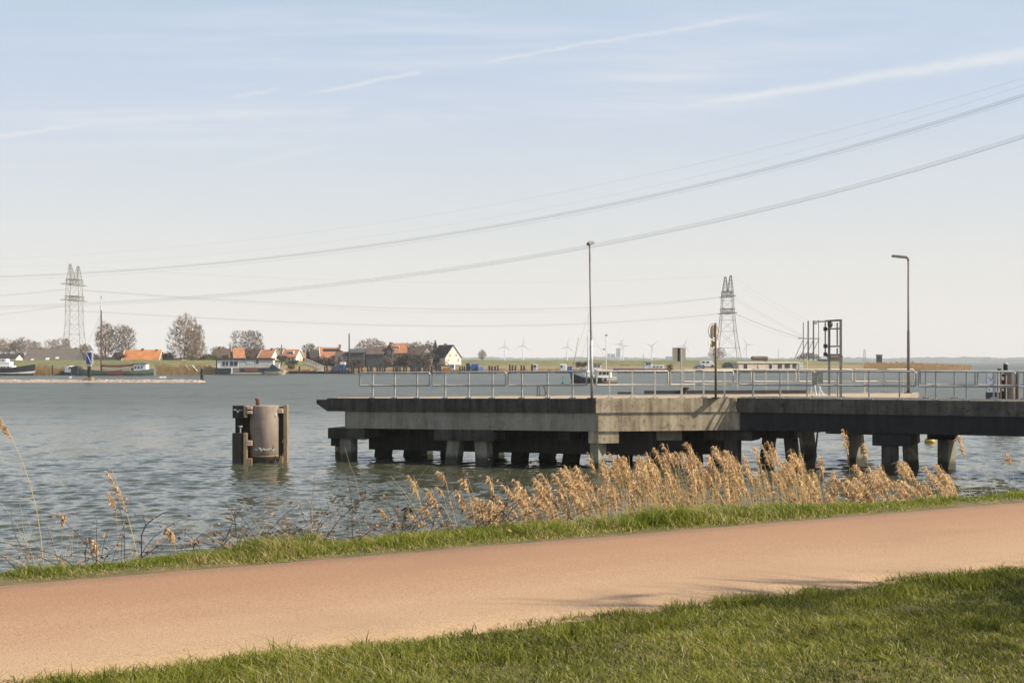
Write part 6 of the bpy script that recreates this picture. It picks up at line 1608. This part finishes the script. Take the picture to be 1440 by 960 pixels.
def lone_reed(label,pxb,pxt,ytop,o,Lp=.24,Wp=.09,seed=0,bend=2.0,nr=110,leaves=1,r=.004):
    rs=np.random.default_rng(seed+100); b=onbank(pxb,o); H=Zp(ytop,b[1])-b[2]
    lean=(X(pxt,b[1])-b[0],-.05)
    s,p=reed_arrays(rs,b,H,lean,Lp,Wp,nr,leaves=leaves,stem_r=r,bend=bend)
    t=thing('reed_stem',b,label,'reed')
    npmesh('stem',s[0],s[1],s[2],M['reedstem'],{'rnd':s[3]},parent=t); npmesh('plume',p[0],p[1],p[2],M['plume'],{'rnd':p[3]},parent=t)
LR=[('tall bowed reed curving out of the left edge of the picture',62,1,578,10.9,.22,.07,2.6),
    ('tallest of the pair of reeds in the left foreground with a long ragged plume',201,160,657,11.2,.40,.06,1.7),
    ('straight reed with a slim plume beside the taller ragged one at the left',173,163,690,11.4,.19,.05,1.3),
    ('short pale reed between the bowed reed and the tall pair',84,91,722,11.2,.10,.05,1.3),
    ('short fluffy reed plume just above the left verge grass',142,139,756,11.3,.16,.07,1.2),
    ('short reed plume right of the dark bent twig',252,245,742,11.3,.13,.07,1.4),
    ('leftmost of the scattered reeds before the jetty, with a plume split in two',611,582,666,11.8,.26,.09,1.5),
    ('tallest thin reed of the scattered group in front of the middle jetty piles',658,623,660,12.2,.16,.07,1.5),
    ('reed with a thick shaggy plume left of the tallest thin one',640,607,683,11.8,.34,.11,1.6),
    ('slim reed leaning left with a small high plume in the scattered group',650,621,683,12.4,.12,.06,1.6),
    ('reed with a hooked plume right of the tallest thin scattered reed',676,655,671,12.2,.17,.08,2.2),
    ('low dense reed plume under the tallest thin scattered reed',668,649,688,11.9,.24,.09,1.6),
    ('short plume low above the verge in the scattered group',626,600,709,11.6,.15,.08,1.7),
    ('small low reed plume left of the dark withered weed',560,541,714,11.7,.11,.06,1.5),
    ('little nodding plume at the foot of the scattered reeds',610,582,719,11.5,.15,.06,1.6),
    ('upright reed at the right end of the scattered group',704,692,668,12.6,.22,.08,1.5),
    ('tall reed whose plume stands before the raked pile under the footbridge',1203,1189,603,13.6,.36,.12,1.6),
    ('tall reed with an isolated plume between the two reed beds',1228,1217,622,13.4,.26,.08,1.4),
    ('tall reed with its plume beside the lit bridge pile at the right',1372,1351,611,13.4,.34,.11,1.7),
    ('reed with a pale plume alone against the water near the right edge',1440,1418,638,13.6,.16,.10,1.7)]
for i,(lb,a,b_,y,o,lp,wp,bd) in enumerate(LR): lone_reed(lb,a,b_,y,o,lp,wp,i,bd)
def weed_strands(name,label,m_stem,m_leaf,spec,seed):
    rs=np.random.default_rng(seed); V_=[];Fq=[];LV=[]
    for px,o,h,curl,nl,r in spec(rs):
        b=onbank(px,o); a=rs.random()*6.28; d=np.array([math.cos(a),math.sin(a)*.5,0]); p=b-np.array([0,0,.03]); vel=np.array([d[0]*curl*.5,d[1]*curl*.5,1.0]); n_=7; pts=[p.copy()]
        for i in range(n_):
            vel=vel+np.array([d[0]*curl*.35,d[1]*curl*.35,-.10*curl])+rs.normal(0,.12,3); p=p+vel/np.linalg.norm(vel)*h/n_; pts.append(p.copy())
        mb_=MB(); mb_.tube([Vector(q) for q in pts],[r*(1-.1*i) for i in range(len(pts))],3,False); o_=len(V_); V_+=[tuple(v) for v in mb_.v]; Fq+=[tuple(i+o_ for i in f) for f in mb_.f]
        for _ in range(nl):
            i=rs.integers(2,len(pts)); c=pts[i]+rs.normal(0,.025,3); e1=rs.normal(size=3); e1/=np.linalg.norm(e1); e2=np.cross(e1,rs.normal(size=3)); e2/=np.linalg.norm(e2); s=rs.uniform(.010,.026); LV+=[c-e1*s,c+e2*s*.5,c+e1*s,c-e2*s*.5]
    v=np.array(V_); t=tag(npmesh(name,v,np.array(Fq).ravel(),np.full(len(Fq),4),m_stem,base=v[0]),label,'weeds',kind='stuff')
    if LV: npmesh('leaves',np.array(LV),np.arange(len(LV)),np.full(len(LV)//4,4),m_leaf,parent=t)
    return t
def sp1(rs):
    for c,w,k in ((120,45,34),(160,20,10),(325,45,34),(300,30,10),(375,20,18),(440,22,26),(480,30,10),(545,16,10),(575,10,22),(640,40,22),(700,25,26),(30,30,12),(1180,20,18),(760,60,20)):
        for _ in range(k): yield rs.normal(c,w*.6),rs.uniform(10.35,11.2),rs.uniform(.35,.95),rs.uniform(.3,1.4),int(rs.integers(3,14)),.0045
weed_strands('dry_scrub','withered brown brambles along the waterside edge of the verge',M['darkstem'],M['dryleaf'],sp1,5)
def sp2(rs):
    for _ in range(230): yield rs.choice([rs.uniform(0,130),rs.uniform(280,480),rs.uniform(480,760),rs.uniform(1200,1440)]),rs.uniform(10.4,11.6),rs.uniform(.35,1.0),rs.uniform(0,.8),0,.0028
weed_strands('dead_stalks','thin pale dead grass stalks sticking up behind the verge',M['drystem'],M['drystem'],sp2,6)
b=onbank(199,11.0)
t=thing('bare_twig',b,'dark bare twig bending to the right beside the pair of tall reeds','twig')
mb=MB(); mb.tube([Vector(b),W(199,752,b[1]),W(205,738,b[1]),W(216,729,b[1]),W(230,721,b[1]),W(237,719.5,b[1])],[.006,.006,.0055,.005,.004,.002],5); mb.build('stalk',M['darkstem'],t)
mb=MB(); mb.tube([W(205,738,b[1]),W(201,726,b[1]),W(200,722,b[1])],[.004,.003,.002],4); mb.build('side_shoot',M['darkstem'],t)
b=onbank(568,11.2)
t=thing('withered_weed',b,'dark withered weed with a drooping black leaf among the scattered reeds','weed')
mb=MB(); mb.tube([Vector(b),W(566,735,b[1]),W(569,722,b[1]),W(574,712,b[1]),W(580,705,b[1])],[.007,.006,.005,.004,.002],5); mb.build('stalk',M['darkstem'],t)
for (x0,y0,x1,y1,x2,y2) in ((563,717,570,712.5,575,715),(571,714,577,712,582,720),(568,722,572,728,569,735)):
    mb=MB(); mb.add([W(x0,y0,b[1]),W(x1,y1,b[1]+.03),W(x2,y2,b[1]-.02),W((x0+x2)/2,(y0+y2)/2+3,b[1]+.01)],[(0,1,2,3),(3,2,1,0)]); mb.build('leaf',M['darkleaf'],t)

# fallen leaves and straw along the path edge
rs=np.random.default_rng(77); k=420
S=rs.uniform(-1.5,15,k); O=np.where(rs.random(k)<.75,O_FAR+.02-np.abs(rs.normal(0,.05,k)),O_NEAR+np.abs(rs.normal(0,.10,k)))
stray=rs.random(k)<.06; O=np.where(stray,rs.uniform(O_NEAR,O_FAR,k),O)
xy=so2xy(S,O); a=rs.random(k)*6.28; L=rs.uniform(.006,.024,k); w=rs.uniform(.002,.006,k)
d=np.stack([np.cos(a),np.sin(a)],-1); n2=np.stack([-d[:,1],d[:,0]],-1); z=np.full(k,ZG+.022); zz=z[:,None]
q=np.stack([np.concatenate([xy-d*L[:,None],zz],1),np.concatenate([xy+n2*w[:,None],zz+.006],1),np.concatenate([xy+d*L[:,None],zz],1),np.concatenate([xy-n2*w[:,None],zz+.004],1)],1).reshape(-1,3)
tag(npmesh('leaf_litter',q,np.arange(4*k),np.full(k,4),M['litter'],base=q[0]),'scattered straw and dry leaf litter along the path edges','litter',kind='stuff')

# ------------------------------------------------------------------ trees beside the path, right of the picture, that shade the lawn
bare_tree('young bare tree on the lawn just right of the picture',9.0,7.0,2.75,6.6,3.2,M['twig_dark'],51,'slender',twr=.012,npts=620,trunk=.11)
bare_tree('second bare tree further right along the path',12.8,7.7,2.75,7.6,3.2,M['twig_dark'],52,'slender',twr=.014,npts=520,trunk=.13)
bush('evergreen_bush','dense evergreen bush under the bare tree right of the picture',0,0,0,0,mat('glossy_bush_leaves',(.04,.06,.02),.5,.4,9),20,at=(6.3,8.35,2.7,3.0,2.0),nleaf=7500,leaf=.042)

# ------------------------------------------------------------------ air
mb=MB(); mb.box((0,600,75),(40000,11000,170))
m=bpy.data.materials.new('haze_air'); m.use_nodes=True; nt=m.node_tree; nt.nodes.clear()
ho=nt.nodes.new('ShaderNodeOutputMaterial'); pv=nt.nodes.new('ShaderNodeVolumePrincipled'); nt.links.new(pv.outputs[0],ho.inputs['Volume'])
pv.inputs['Density'].default_value=HAZE; pv.inputs['Color'].default_value=(.94,.965,1.0,1); pv.inputs['Anisotropy'].default_value=.0
tag(mb.build('haze',m),'thin pale air haze over the lake','haze',kind='stuff')
